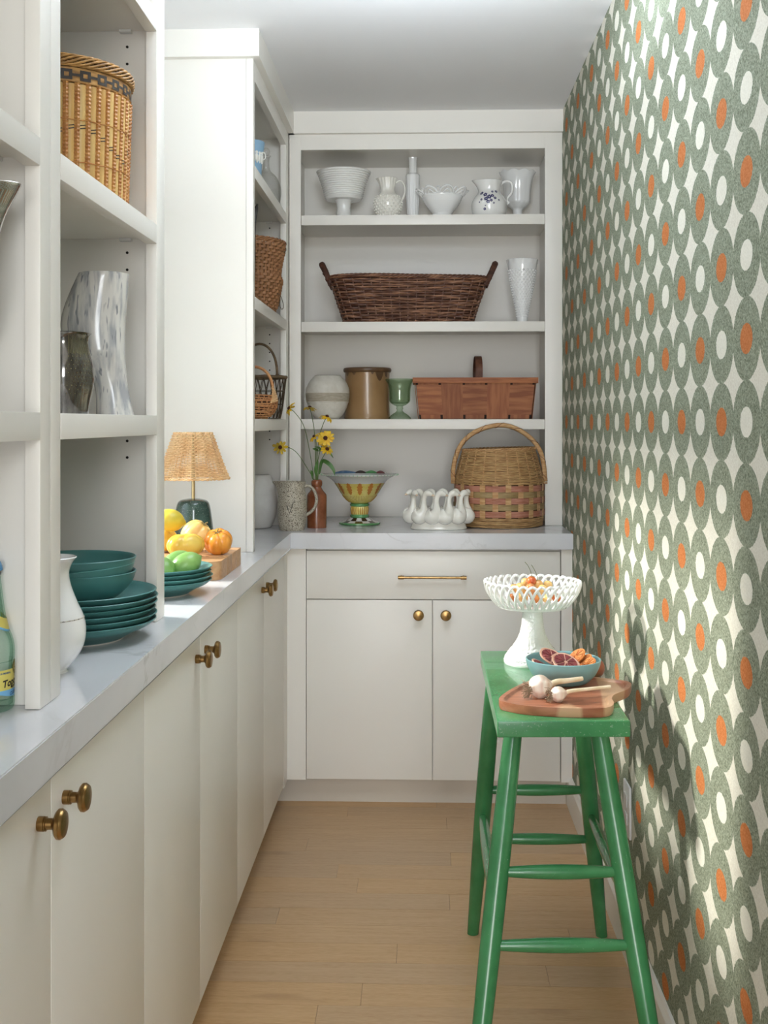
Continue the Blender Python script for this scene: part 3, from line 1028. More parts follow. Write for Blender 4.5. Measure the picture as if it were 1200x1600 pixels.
# ---- pale blue bowl of dried citrus
bx, by, bz = wx(880, 2.435), 2.435, BT + 0.0004
t = thing('bowl', 'shallow pale blue bowl of dried citrus slices at the back of the paddle board', 'bowl', (bx, by, bz))
build('bowl_body', vessel([(0.042, 0.0), (0.052, 0.004), (0.066, 0.018), (0.0755, 0.036), (0.0785, 0.050)], 0.0032, 64), 'sky_bowl', t, smooth=60)
def slice_(label, p, rot, r, red):
    t = thing('citrus_slice', label, 'citrus slice', p, 'dried citrus slices in the pale blue bowl', rot)
    w = lambda a, z: 1 + 0.02 * sin(5 * a + r * 900)
    build('rind', lathe([(r * 0.86, -0.0016), (r, -0.0012), (r * 1.01, 0.0005), (r, 0.0016), (r * 0.88, 0.0012), (r * 0.86, 0.0004)], 40, None, 0, True, True, wob=w), 'rind' if red else 'rind_o', t, smooth=40)
    g = G()
    for i in range(9):
        a0, a1 = tau * (i + 0.09) / 9, tau * (i + 0.91) / 9
        top = [(r * 0.14 * cos((a0 + a1) / 2), r * 0.14 * sin((a0 + a1) / 2))] + [(r * 0.85 * cos(a0 + (a1 - a0) * j / 4), r * 0.85 * sin(a0 + (a1 - a0) * j / 4)) for j in range(5)]
        loft([[(x, y, 0.0002) for x, y in top], [(x * 0.97, y * 0.97, 0.0022) for x, y in top]], g=g)
    build('flesh', g, 'flesh_r' if red else 'flesh_o', t)
D = math.radians
RS = 0.0225
sl = [('largest red-fleshed citrus slice lying foremost in the bowl', (0.002, -0.026, 0.0475), (D(28), D(8), 0.3), 0.0300, True), ('red-fleshed slice with broad pink rind leaning behind the foremost one', (-0.022, 0.006, 0.0515), (D(30), D(-6), 1.0), 0.0290, True),
      ('dark red slice tucked low at the left of the bowl', (-0.044, -0.012, 0.036), (D(25), D(-18), 2.0), 0.0260, True), ('dark red slice half buried at the front left of the bowl', (-0.030, -0.038, 0.036), (D(22), D(-6), 2.6), 0.0250, True),
      ('orange dried slice standing tallest at the right of the bowl', (0.030, 0.020, 0.050), (D(12), D(-40), 0.1), 0.0225, False), ('curled orange slice leaning right of the red ones', (0.043, 0.002, 0.044), (D(16), D(-36), -0.1), 0.021, False),
      ('orange slice leaning lowest at the right side of the bowl', (0.050, -0.018, 0.041), (D(8), D(-44), 0.2), 0.019, False), ('orange slice lying at the back of the bowl', (0.008, 0.040, 0.040), (D(20), D(10), 1.8), 0.0215, False)]
for lab, p, ro, r, red in sl:
    slice_(lab, (bx + p[0], by + p[1], bz + p[2]), ro, r, red)
t = thing('fruit', 'reddish brown rounded fruit half hidden behind the pale blue bowl', 'fruit', (wx(929, 2.545), 2.545, SZ + 0.0225))
build('fruit_body', ball((0, 0, 0), 0.0225, 28, 16, sq=(1.0, 1, 1), f=lambda a, th: 1 - 0.08 * math.exp(-((pi - th) / 0.4) ** 2)), 'rose', t, smooth=60)
build('stalk', sweep([(0, 0, 0.019), (0.002, 0, 0.028)], 0.001, 6), 'stalk', t)

# ------------------------------------------------------------------ window niche: lamp, block, fruit, plates
lx, ly = wx(302, 3.05), 3.05
t = thing('table_lamp', 'small table lamp with pleated rattan shade and dark green ceramic base', 'lamp', (lx, ly, ZT + 0.0003))
build('lamp_base', lathe(smooth_prof([(0.050, 0.0), (0.056, 0.012), (0.057, 0.035), (0.054, 0.075), (0.049, 0.115), (0.044, 0.145), (0.036, 0.158), (0.018, 0.163), (0.006, 0.164)], 5), 64, cap1=True), 'lamp_base', t, smooth=60)
build('pole', sweep([(0, 0, 0.163), (0, 0, 0.335)], 0.0048, 16), 'brass_pale', t, smooth=40)
zs0, zs1 = 1.131 - ZT, 1.254 - ZT
def shr(z):
    f = (z - zs0) / (zs1 - zs0)
    return 0.0905 + (0.0475 - 0.0905) * f + 0.004 * (1 - f) ** 4
shade_ring = lambda tt, z: ((shr(z) + 0.0036 * cos(tau * 13 * tt)) * cos(tau * tt), (shr(z) + 0.0036 * cos(tau * 13 * tt)) * sin(tau * tt))
g = weave(shade_ring, [zs0 + 0.004 + (zs1 - zs0 - 0.008) * i / 25 for i in range(26)], 52, 0.0022, 0.0012, 0.0016, 4, 6)
sh = build('lamp_shade', g, 'rattan', t, smooth=60, stuff=True)
build('spoke', stakes(shade_ring, [zs0 + (zs1 - zs0) * i / 6 for i in range(7)], 48, 0.0011, 5), 'rattan', sh, stuff=True)
g = G()
for z, dz in ((zs0 + 0.002, 0.0022), (zs1 - 0.002, 0.0018)):
    for q in range(2):
        ring = [(*shade_ring(i / 144, z), z + dz * sin(tau * 24 * i / 144 + pi * q)) for i in range(144)]
        sweep(ring, 0.0020, 6, True, g)
build('rim_braid', g, 'rattan', sh, smooth=60)
build('shade_fitter', sweep([(-0.047, 0, zs1 - 0.012), (0.047, 0, zs1 - 0.012)], 0.0016, 6), 'brass_pale', t)

# butcher block in glued strips
by0, by1, bx0, bx1, bh = 2.648, 2.955, -0.745, -0.468, 0.044
t = thing('cutting_block', 'thick glued-strip wooden cutting block under the tomatoes in the window niche', 'cutting block', (bx1, by0, ZT + 0.0003))
ycut = [0.0, 0.098, 0.174, 0.253, by1 - by0]
for a, b in zip(ycut[:-1], ycut[1:]):
    if a == 0.0:
        rc = 0.03
        out = [(bx0 - bx1, b), (0, b)] + [(-rc + rc * cos(-pi / 2 * i / 8), rc + rc * sin(-pi / 2 * i / 8)) for i in range(9)] + [(bx0 - bx1, 0)]
        out.reverse()
        g = loft([[(x, y, 0) for x, y in out], [(x, y, bh) for x, y in out]])
        build('wood_strip', g, 'beech', t, bevel=0.001)
    else:
        build('wood_strip', box(bx0 - bx1, 0, a + 0.0003, b, 0, bh), 'beech', t, bevel=0.001)
BH = ZT + 0.0003 + bh

def tomato(label, p, r, lobes, depth, sq, m, rot=(0, 0, 0), stalk=True):
    t = thing('tomato', label, 'tomato', p, 'tomatoes in the window niche', rot)
    def f(a, th):
        s = abs(cos(a * lobes / 2 + 0.25 * sin(a * 2))) ** 0.7
        d = (1 - depth * (1 - s) * sin(th) ** 0.5)
        return d * (1 - 0.22 * math.exp(-((pi - th) / 0.42) ** 2) - 0.10 * math.exp(-(th / 0.35) ** 2))
    build('fruit_body', ball((0, 0, 0), r, 72, 30, sq=sq, f=f), m, t, smooth=80)
    if stalk:
        z = r * sq[2] * 0.78
        g = sweep([(0, 0, z - 0.004), (0.001, 0, z + 0.006), (0.004, 0, z + 0.011)], 0.0016, 6)
        for i in range(5):
            a = tau * i / 5
            sweep([(0, 0, z), (0.008 * cos(a), 0.008 * sin(a), z + 0.003), (0.014 * cos(a), 0.014 * sin(a), z + 0.001)], [0.0014, 0.0011, 0.0004], 5, g=g)
        build('stalk', g, 'stalk', t)
def at3(u, v, Y):
    return P3(u, v, Y)
p = at3(341, 849, 2.80); tomato('large orange ribbed tomato at the right on the cutting block', (p.x, p.y, BH + 0.031), 0.0375, 6, 0.11, (0.95, 0.95, 0.88), 'tomato_o', (D(25), D(-12), 0.4))
p = at3(290, 852, 2.735); tomato('large yellow two-lobed tomato in front on the cutting block', (p.x, p.y, BH + 0.029), 0.0520, 5, 0.17, (0.92, 0.62, 0.60), 'tomato_y', (0, 0, 0.55), False)
p = at3(306, 832, 2.862); tomato('pale peach tomato with dry stalk just in front of the lamp base', (p.x, p.y, BH + 0.041), 0.0430, 6, 0.12, (0.85, 0.85, 0.96), 'tomato_p', (D(8), D(38), 0.2))
p = at3(262, 858, 2.84); tomato('yellow tomato mostly hidden by the post, left on the cutting block', (p.x - 0.01, p.y, BH + 0.031), 0.0400, 6, 0.14, (0.9, 0.9, 0.78), 'tomato_y', (0, 0, 0.9), False)
p = at3(266, 826, 2.80)
t = thing('lemon', 'yellow lemon resting highest on the heap of tomatoes', 'lemon', (p.x, p.y, BH + 0.083), None, (0, D(12), 0.3))
build('fruit_body', xform(ball((0, 0, 0), 0.0275, 36, 20, sq=(1, 1, 1.25), f=lambda a, th: 1 + 0.16 * math.exp(-((pi - th) / 0.22) ** 2) + 0.1 * math.exp(-(th / 0.22) ** 2)), Matrix.Rotation(pi / 2, 4, 'Y')), 'lemon', t, smooth=70)

def coupe(R, h, foot):
    return [(foot, 0.0), (foot + 0.002, 0.0015), (R * 0.74, h * 0.36), (R * 0.90, h * 0.66), (R, h)]
def teal_plate(label, p, R, h, group):
    t = thing('plate', label, 'plate', p, group)
    foot = R * 0.60
    build('plate_body', vessel(coupe(R, h, foot), 0.0034, 72, 4, floor=0.0045), 'teal', t, smooth=50)
    build('foot_ring', lathe([(foot - 0.006, 0.0002), (foot - 0.006, -0.0022), (foot - 0.001, -0.0022), (foot, 0.0006)], 64, cap0=False), 'teal_foot', t, smooth=30)
    return t
px, py = -0.5725, 2.445
proto = None
names = ['lowest of four teal plates stacked in the window niche', 'second from bottom of the teal plates in the window niche', 'third from bottom of the teal plates in the window niche', 'topmost teal plate in the window niche, under the green limes']
for i, lab in enumerate(names):
    q = (px + (0, 0.002, -0.001, 0.001)[i], py, ZT + 0.0024 + 0.0093 * i)
    if proto is None:
        proto = teal_plate(lab, q, 0.122, 0.029, 'teal plates stacked in the window niche')
    else:
        dup(proto, q, lab)
ztop = ZT + 0.0024 + 0.0093 * 3
def lime(label, p, rot, s=1.0):
    t = thing('lime', label, 'lime', p, 'limes on the teal plates', rot)
    build('fruit_body', xform(ball((0, 0, 0), 0.0255 * s, 36, 20, sq=(1, 1, 1.36), f=lambda a, th: 1 + 0.10 * math.exp(-((pi - th) / 0.2) ** 2) + 0.05 * math.exp(-(th / 0.2) ** 2)), Matrix.Rotation(pi / 2, 4, 'Y')), 'lime', t, smooth=70)
    build('stem_scar', lathe([(0.0001, 0.0), (0.0028, 0.0), (0.0022, 0.0015), (0.0001, 0.0018)], 10, c=(0, 0), cap0=False), 'stalk', t, (0.0372 * s, 0, 0), rot=(0, pi / 2, 0))
zl = ztop + 0.0305
p = at3(290, 876, 2.425); lime('glossy green lime in front at the right on the plates', (p.x, p.y, zl + 0.004), (0, D(-28), D(18)))
p = at3(277, 872, 2.485); lime('pale green lime lying behind the front one', (p.x - 0.002, p.y + 0.01, zl), (0, D(-20), D(35)))
p = at3(252, 884, 2.40); lime('dark green lime half hidden by the bookcase post', (p.x, p.y, zl - 0.001), (0, D(10), D(-40)))

# ------------------------------------------------------------------ middle-left bookcase
# --- plates and bowls
px, py = -0.590, 1.935
proto = None
labs = ['lowest teal plate under the bowls, standing on the countertop', 'second teal plate up in the stack under the bowls', 'third teal plate up in the stack under the bowls', 'fourth teal plate up in the stack under the bowls',
        'fifth teal plate up in the stack under the bowls', 'topmost teal plate directly beneath the three bowls']
for i, lab in enumerate(labs):
    q = (px + (0, 0.001, -0.001, 0.0015, 0.003, 0)[i], py + (0, .001, -.001, 0.002, 0, .001)[i], ZT + 0.0024 + 0.0098 * i)
    if proto is None:
        proto = teal_plate(lab, q, 0.137, 0.031, 'teal plates stacked under the bowls')
    else:
        dup(proto, q, lab)
zq = ZT + 0.0024 + 0.0098 * 5 + 0.0045
labs = ['lowest of three teal bowls, sitting on the plates', 'middle teal bowl of three, slightly tipped', 'topmost teal bowl showing its empty inside']
proto = None
for i, lab in enumerate(labs):
    q = (px + 0.0, py + 0.0, zq + (0.0024, 0.0135, 0.0265)[i])
    ro = ((0, 0, 0), (D(1.5), D(-2.2), 0), (0, 0, 0))[i]
    if proto is None:
        t = thing('bowl', lab, 'bowl', q, 'teal bowls stacked on the plates', ro)
        build('bowl_body', vessel([(0.048, 0.0), (0.055, 0.003), (0.080, 0.020), (0.096, 0.038), (0.103, 0.056)], 0.0034, 72), 'teal', t, smooth=50)
        build('foot_ring', lathe([(0.042, 0.0002), (0.042, -0.002), (0.047, -0.002), (0.048, 0.0006)], 64, cap0=False), 'teal_foot', t, smooth=30)
        proto = t
    else:
        dup(proto, q, lab, ro)

# --- white vase on the counter
loc, pr = sil(75, 1.68, [(1058, 31), (1050, 32), (1046, 29), (1038, 36), (1015, 52), (990, 58), (965, 55), (940, 44), (915, 35), (895, 32), (880, 37), (871, 44)], ZT + 0.0003)
t = thing('vase', 'white baluster vase with flared lip and thin ring line, before the teal bowls', 'vase', loc)
build('vase_body', vessel(pr, 0.003, 56, 4), 'white_glaze', t, smooth=60)
zr = wz(965, loc[0], 1.68) - loc[2]
build('ring_line', lathe([(0.0517, zr - 0.001), (0.0524, zr), (0.0515, zr + 0.001)], 56, cap0=False), 'speckled', t, smooth=60)

# --- tall mottled horn vase and smoky silver vase
SH = 1.2945
Yh = 1.965
rows = [(650, 151, 209), (632, 151, 205), (610, 149.5, 200.5), (588, 143, 197.5), (565, 127, 195.5), (545, 110, 195), (525, 98, 195), (503, 95.5, 196), (480, 101, 198), (455, 111, 199.5), (436, 120, 200.5), (428, 124, 201)]
loc = (wx(180, Yh), Yh, SH + 0.0003)
t = thing('vase', 'tall mottled grey and white horn vase leaning back on the middle shelf', 'vase', loc)
rings = []
k = mpp(loc[0], Yh)
for v, a, b in rows:
    c = (wx((a + b) / 2, Yh) - loc[0], 0, wz(v, loc[0], Yh) - loc[2])
    rings.append((Vector(c), (b - a) / 2 * k))
rings[0][0].z = 0.0
cc = cat([r[0] for r in rings], 4)
rad = [q.x for q in cat([(r[1], 0, 0) for r in rings], 4)]
outer = [[(c.x + r * cos(tau * i / 48), c.y + min(r, 0.044) * sin(tau * i / 48), c.z) for i in range(48)] for c, r in zip(cc, rad)]
inner = [[(c.x + (r - 0.003) * cos(tau * i / 48), c.y + (min(r, 0.044) - 0.003) * sin(tau * i / 48), c.z) for i in range(48)] for c, r in reversed(list(zip(cc[3:], rad[3:])))]
build('vase_body', loft(outer + inner), 'horn', t, smooth=60)

loc, pr = sil(98, 1.76, [(649, 39), (638, 40), (622, 43), (603, 47), (588, 48), (570, 46), (550, 41), (535, 38.5), (525, 41), (521, 44)], SH + 0.0003)
t = thing('vase', 'small smoky silver glass vase with gilt dashes in front of the horn vase', 'vase', loc)
build('vase_body', vessel(pr, 0.0025, 64, 4), 'smoke', t, smooth=60)
def prof_r(pr, z):
    q = smooth_prof(pr, 4)
    for (r0, z0), (r1, z1) in zip(q[:-1], q[1:]):
        if z0 <= z <= z1:
            return r0 + (r1 - r0) * (z - z0) / max(z1 - z0, 1e-9)
    return q[-1][0]
g = G()
for i in range(11):
    z = 0.030 + 0.0063 * i
    for j in range(22):
        a = -1.15 + j * 0.075 + 0.02 * sin(i)
        r = prof_r(pr, z) + 0.0003
        r2 = prof_r(pr, z + 0.0022) + 0.0003
        da = 0.010
        if (i + j) % 2 or rnd.random() < 0.15:
            continue
        g.add([(r * cos(a - da), r * sin(a - da), z), (r * cos(a + da), r * sin(a + da), z), (r2 * cos(a + da), r2 * sin(a + da), z + 0.0016), (r2 * cos(a - da), r2 * sin(a - da), z + 0.0016)], [(0, 1, 2, 3)])
for j in range(26):
    a = -1.05 + j * 0.055
    z0 = 0.088 + rnd.uniform(0, 0.006)
    z1 = 0.122 - rnd.uniform(0, 0.010)
    qs = []
    for f in range(5):
        z = z0 + (z1 - z0) * f / 4
        r = prof_r(pr, z) + 0.0003
        qs += [(r * cos(a - 0.006), r * sin(a - 0.006), z), (r * cos(a + 0.006), r * sin(a + 0.006), z)]
    g.add(qs, [(2 * f, 2 * f + 1, 2 * f + 3, 2 * f + 2) for f in range(4)])
build('gilt_dashes', g, 'smoke_mark', t, stuff=True)

# --- rattan basket on the upper shelf
bxr, byr, bzr = -0.632, 1.958, 1.6453
HB = 0.234
t = thing('basket', 'tall round bamboo and cane basket with black chain band, top left shelf', 'basket', (bxr, byr, bzr))
rb = lambda z: 0.121 + 0.008 * (z / HB)
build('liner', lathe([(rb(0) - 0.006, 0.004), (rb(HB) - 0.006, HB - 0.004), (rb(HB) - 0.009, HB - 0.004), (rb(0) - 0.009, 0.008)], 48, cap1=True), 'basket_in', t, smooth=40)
NB = 42
for i in range(NB):
    a = tau * i / NB
    w = 0.0052
    rings = []
    for z in [0.014 + (HB - 0.062) * q / 5 for q in range(6)]:
        sec = []
        for s, d in ((-1, -0.004), (-1, 0.0006), (-0.5, 0.002), (0.5, 0.002), (1, 0.0006), (1, -0.004)):
            r = rb(z) + d
            sec.append((r * cos(a) - s * w * sin(a), r * sin(a) + s * w * cos(a), z))
        rings.append(sec)
    build('bamboo_strip', loft(rings), 'bamboo', t, smooth=50)
g = G()
for i in range(NB):
    a = tau * (i + 0.5) / NB
    pts, rr = [], []
    for q in range(57):
        z = 0.012 + (HB - 0.058) * q / 56
        r = rb(z) - 0.0008
        pts.append((r * cos(a), r * sin(a), z))
        rr.append(0.0042 if q % 2 else 0.0055)
    sweep(pts, rr, 6, g=g)
build('wrapped_cane', g, 'cane', t, stuff=True)
g = G()
for z in (0.060, 0.128):
    sweep([((rb(z) + 0.0028) * cos(tau * i / 96), (rb(z) + 0.0028) * sin(tau * i / 96), z + 0.0006 * sin(i * 1.3)) for i in range(96)], 0.0011, 5, True, g)
build('binding_cord', g, 'cane', t, smooth=60)
g = G()
for i in range(NB):
    a = tau * i / NB
    z = 0.098 + 0.020 * sin(i * tau / 11)
    r = rb(z) + 0.002
    for dz in (-0.0025, 0.0025):
        sweep([(r * cos(a - 0.035), r * sin(a - 0.035), z + dz - 0.001), (r * cos(a + 0.035), r * sin(a + 0.035), z + dz + 0.001)], 0.001, 5, g=g)
build('dark_knot', g, 'black_cane', t, stuff=True)
zb0, zb1 = HB - 0.046, HB - 0.022
build('band', lathe([(rb(zb0) - 0.002, zb0), (rb(zb0) + 0.0012, zb0 + 0.001), (rb(zb1) + 0.0012, zb1), (rb(zb1) - 0.002, zb1)], 96, cap0=False), 'cane_rim', t, smooth=40)
g = G()
NC = 26
def plate_arc(a0, a1, z0, z1, r):
    n = 3
    vs = []
    for j in range(n + 1):
        a = a0 + (a1 - a0) * j / n
        vs += [(r * cos(a), r * sin(a), z0), (r * cos(a), r * sin(a), z1)]
    g.add(vs, [(2 * j, 2 * j + 2, 2 * j + 3, 2 * j + 1) for j in range(n)])
for i in range(NC):
    a = tau * i / NC
    s = tau / NC
    zm = (zb0 + zb1) / 2
    r = rb(zm) + 0.0018
    plate_arc(a + s * 0.10, a + s * 0.70, zm + 0.0035, zm + 0.0085, r)
    plate_arc(a + s * 0.10, a + s * 0.70, zm - 0.0085, zm - 0.0035, r)
    plate_arc(a + s * 0.10, a + s * 0.28, zm - 0.0036, zm + 0.0036, r)
    plate_arc(a + s * 0.52, a + s * 0.70, zm - 0.0036, zm + 0.0036, r)
    plate_arc(a + s * 0.70, a + s * 1.10, zm - 0.0022, zm + 0.0022, r)
build('black_band', g, 'black_cane', t, stuff=True)
g = G()
for q in range(8):
    ring = []
    for i in range(180):
        a = tau * i / 180
        w = a * 7 + tau * q / 8
        r = rb(HB) + 0.0016 + 0.0034 * cos(w)
        ring.append((r * cos(a), r * sin(a), HB - 0.011 + 0.0085 * sin(w)))
    sweep(ring, 0.0021, 6, True, g)
build('rim_braid', g, 'cane_rim', t, smooth=60)
g = G()
for q in range(3):
    ring = []
    for i in range(180):
        a = tau * i / 180
        w = a * 15 + tau * q / 3
        ring.append(((rb(0) + 0.001 + 0.002 * cos(w)) * cos(a), (rb(0) + 0.001 + 0.002 * cos(w)) * sin(a), 0.0082 + 0.0052 * sin(w)))
    sweep(ring, 0.0026, 6, True, g)
build('base_braid', g, 'cane_rim', t, smooth=60)

# ------------------------------------------------------------------ nearest bookcase: silver pitcher, water bottle
t = thing('pitcher', 'polished silver pitcher, only its pointed spout showing at the left edge', 'pitcher', (-0.590, 1.345, 1.2953))
g = vessel([(0.036, 0.0), (0.040, 0.004), (0.032, 0.016), (0.046, 0.05), (0.056, 0.095), (0.050, 0.145), (0.036, 0.19), (0.034, 0.225), (0.042, 0.262)], 0.0022, 56, 4)
spout(g, 0.42, 0.07, 0.265, 0.070, 0.75, 0.014, power=0.8)
build('pitcher_body', g, 'silver', t, smooth=70)
build('handle', sweep(cat([(-0.033 * 0.85, -0.033 * 0.52, 0.245), (-0.085 * 0.85, -0.085 * 0.52, 0.25), (-0.105 * 0.85, -0.105 * 0.52, 0.18), (-0.085 * 0.85, -0.085 * 0.52, 0.10), (-0.052 * 0.85, -0.052 * 0.52, 0.085)], 6), 0.005, 10), 'silver', t, smooth=60)

qx, qy = wx(-17, 1.455), 1.455
qx = -0.5545
t = thing('water_bottle', 'pale green glass mineral water bottle with yellow and blue label, left edge', 'bottle', (qx, qy, ZT + 0.0003))
k = 1.455 / 1800
rows = [(0.027, 0.0), (0.0315, 0.004), (0.0318, 0.016), (0.0312, 0.019), (0.0312, 0.060), (0.0320, 0.064), (0.0318, 0.080), (0.0290, 0.093), (0.0240, 0.106), (0.0198, 0.128), (0.0172, 0.148), (0.0150, 0.166), (0.0138, 0.172), (0.0142, 0.178)]
build('glass_body', vessel(rows, 0.0022, 48, 3), 'bottle', t, smooth=60)
build('cap', lathe([(0.0145, 0.177), (0.0172, 0.178), (0.0165, 0.185), (0.0145, 0.189), (0.004, 0.1898)], 42, cap0=True, cap1=True, wob=lambda a, z: 1 + (0.03 * cos(21 * a) if z < 0.182 else 0)), 'cap', t, smooth=40)
build('cap_ring', lathe([(0.0144, 0.1715), (0.0158, 0.174), (0.0144, 0.1765)], 32, cap0=False), 'cap_ring', t, smooth=40)
def arc_patch(z0f, z1f, a0, a1, r, n=24):
    vs, fs = [], []
    for i in range(n + 1):
        a = a0 + (a1 - a0) * i / n
        vs += [(r * cos(a), r * sin(a), z0f(a)), (r * cos(a), r * sin(a), z1f(a))]
    for i in range(n):
        fs.append((2 * i, 2 * i + 2, 2 * i + 3, 2 * i + 1))
    return G().add(vs, fs)
A0 = 0.28                                       # middle of the label, turned towards the room
RL = 0.0316
low = lambda a: 0.0262 - 0.0085 * max(0.0, cos((a - A0) * 1.15))
build('label_yellow', arc_patch(lambda a: 0.0280, lambda a: 0.0535, A0 - 1.3, A0 + 1.3, RL), 'lab_y', t, smooth=60)
build('label_blue', arc_patch(low, lambda a: 0.0279, A0 - 1.3, A0 + 1.3, RL), 'lab_b', t, smooth=60)
g = G()
for a, z in ((A0 - 0.05, 0.0545),):
    n = 24
    vs = [(RL * 1.006 * cos(a), RL * 1.006 * sin(a), z)] + [(RL * 1.006 * cos(a + 0.30 * cos(tau * i / n)), RL * 1.006 * sin(a + 0.30 * cos(tau * i / n)), z + 0.0095 * sin(tau * i / n)) for i in range(n)]
    g.add(vs, [(0, 1 + i, 1 + (i + 1) % n) for i in range(n)])
build('label_medallion', g, 'lab_y', t, smooth=60)
g = G()
for rr0 in (0.0088, 0.0070):
    sweep([(RL * 1.010 * cos(A0 - 0.05 + rr0 / RL * cos(tau * i / 36)), RL * 1.010 * sin(A0 - 0.05 + rr0 / RL * cos(tau * i / 36)), 0.0545 + rr0 * sin(tau * i / 36)) for i in range(36)], 0.00022, 4, True, g)
for i in range(5):
    b = A0 - 0.05 + 0.03 * sin(i * 2.1)
    sweep([(RL * 1.010 * cos(b - 0.05), RL * 1.010 * sin(b - 0.05), 0.0495 + 0.0022 * i), (RL * 1.010 * cos(b + 0.07), RL * 1.010 * sin(b + 0.07), 0.0505 + 0.0022 * i)], 0.0004, 4, g=g)
build('medallion_mark', g, 'ink_k', t, stuff=True)
rn = lambda z: prof_r(rows, z) + 0.0003
g = G()
vs, fs = [], []
for i in range(13):
    a = A0 - 0.9 + 1.8 * i / 12
    zc = 0.112 - 0.010 * abs(cos((a - A0) * 1.3))
    for dz in (0.0, 0.014):
        vs.append((rn(zc + dz) * cos(a), rn(zc + dz) * sin(a), zc + dz))
for i in range(12):
    fs.append((2 * i, 2 * i + 2, 2 * i + 3, 2 * i + 1))
build('neck_label', G().add(vs, fs), 'lab_y', t, smooth=60)
vs = [(p[0] * 1.01, p[1] * 1.01, p[2] - 0.003) for p in vs]
vs = [vs[i] if i % 2 == 0 else (vs[i - 1][0] * 1.0, vs[i - 1][1] * 1.0, vs[i - 1][2] + 0.003) for i in range(len(vs))]
build('neck_label_edge', G().add(vs, fs), 'lab_b', t, smooth=60)

def text_on(txt, size, a_mid, z, r, m, name, shear=0.0, slope=0.0):
    c = bpy.data.curves.new('lettering_curve', 'FONT')
    c.body = txt
    c.size = size
    c.align_x = 'CENTER'
    c.shear = shear
    c.resolution_u = 3
    c.offset = size * 0.03
    ob = bpy.data.objects.new('lettering_curve', c)
    COL.objects.link(ob)
    dg = bpy.context.evaluated_depsgraph_get()
    me = bpy.data.meshes.new_from_object(ob.evaluated_get(dg))
    g = G()
    vs = []
    for v in me.vertices:
        a = a_mid + v.co.x / r
        vs.append((r * cos(a), r * sin(a), z + v.co.y + slope * v.co.x))
    g.add(vs, [tuple(p.vertices) for p in me.polygons])
    bpy.data.objects.remove(ob)
    bpy.data.meshes.remove(me)
    bpy.data.curves.remove(c)
    return build(name, g, m, t, stuff=True)
text_on('Topo Chico', 0.0125, A0 + 0.02, 0.0345, RL * 1.008, 'ink_k', 'lettering', 0.15, 0.10)
text_on('MINERAL', 0.0050, A0 - 0.12, 0.0298, RL * 1.008, 'ink_k', 'lettering', 0, 0.1)
text_on('CLUB SODA', 0.0058, A0 - 0.05, 0.0218, RL * 1.008, 'ink_b', 'lettering', 0, 0.1)
text_on('AGUA MINERAL', 0.0032, A0 - 0.85, 0.0485, RL * 1.008, 'ink_b', 'lettering')

# ------------------------------------------------------------------ corner bookcase
Z1, Z2, Z3 = 2.0133, 1.6403, 1.2918
# jasper jar
loc, pr = sil(389, 3.56, [(300, 18), (285, 19), (262, 20), (240, 22), (229, 24), (223, 24.5)], Z1)
t = thing('jar', 'pale blue jar with white raised figures on the top corner shelf', 'jar', loc)
build('jar_body', vessel(pr, 0.003, 40, 3), 'jasper', t, smooth=60)
g = G()
for i in range(4):
    a = -0.25 + i * 0.30 - 0.9
    zc = 0.085
    r = prof_r(pr, zc)
    ball((r * cos(a), r * sin(a), zc + 0.014 + 0.003 * sin(i * 3)), 0.0058, 8, 6, g)
    ball((r * cos(a), r * sin(a), zc), 0.007, 8, 6, g, sq=(0.9, 0.9, 1.9))
    ball(((r - 0.001) * cos(a + 0.07), (r - 0.001) * sin(a + 0.07), zc - 0.008), 0.005, 8, 6, g, sq=(0.9, 0.9, 2.0))
build('relief', g, 'jasper_w', t, smooth=60, stuff=True)
r = prof_r(pr, 0.095)
build('ring_handle', sweep([(r + 0.004 + 0.006 * cos(tau * i / 24), -0.010, 0.092 + 0.011 * sin(tau * i / 24)) for i in range(24)], 0.0018, 8, True), 'jasper_w', t, smooth=60)
# clear decanter
loc = (-0.535, 3.93, Z1)
t = thing('decanter', 'clear round glass decanter beside the pale blue jar', 'decanter', loc)
build('glass_body', vessel([(0.030, 0.0), (0.042, 0.008), (0.051, 0.040), (0.050, 0.075), (0.036, 0.108), (0.016, 0.128), (0.011, 0.150), (0.012, 0.172), (0.017, 0.180)], 0.002, 48, 4), 'clear', t, smooth=60)
build('stopper', ball((0, 0, 0.194), 0.013, 20, 12, sq=(1, 1, 1.1)), 'clear', t, smooth=60)
# dark object
t = thing('paddle', 'dark narrow wooden paddle leaning on the second corner shelf, mostly hidden', 'paddle', (wx(397, 3.44), 3.46, Z2))
g = sweep([(-0.028, 0, 0.0005), (-0.026, 0, 0.14), (-0.022, 0, 0.20), (-0.012, 0, 0.245), (0.004, 0, 0.288), (0.0075, 0, 0.300)], [0.026, 0.028, 0.024, 0.015, 0.006, 0.002], 16, sx=0.2)
build('blade', g, 'iron', t, smooth=60)

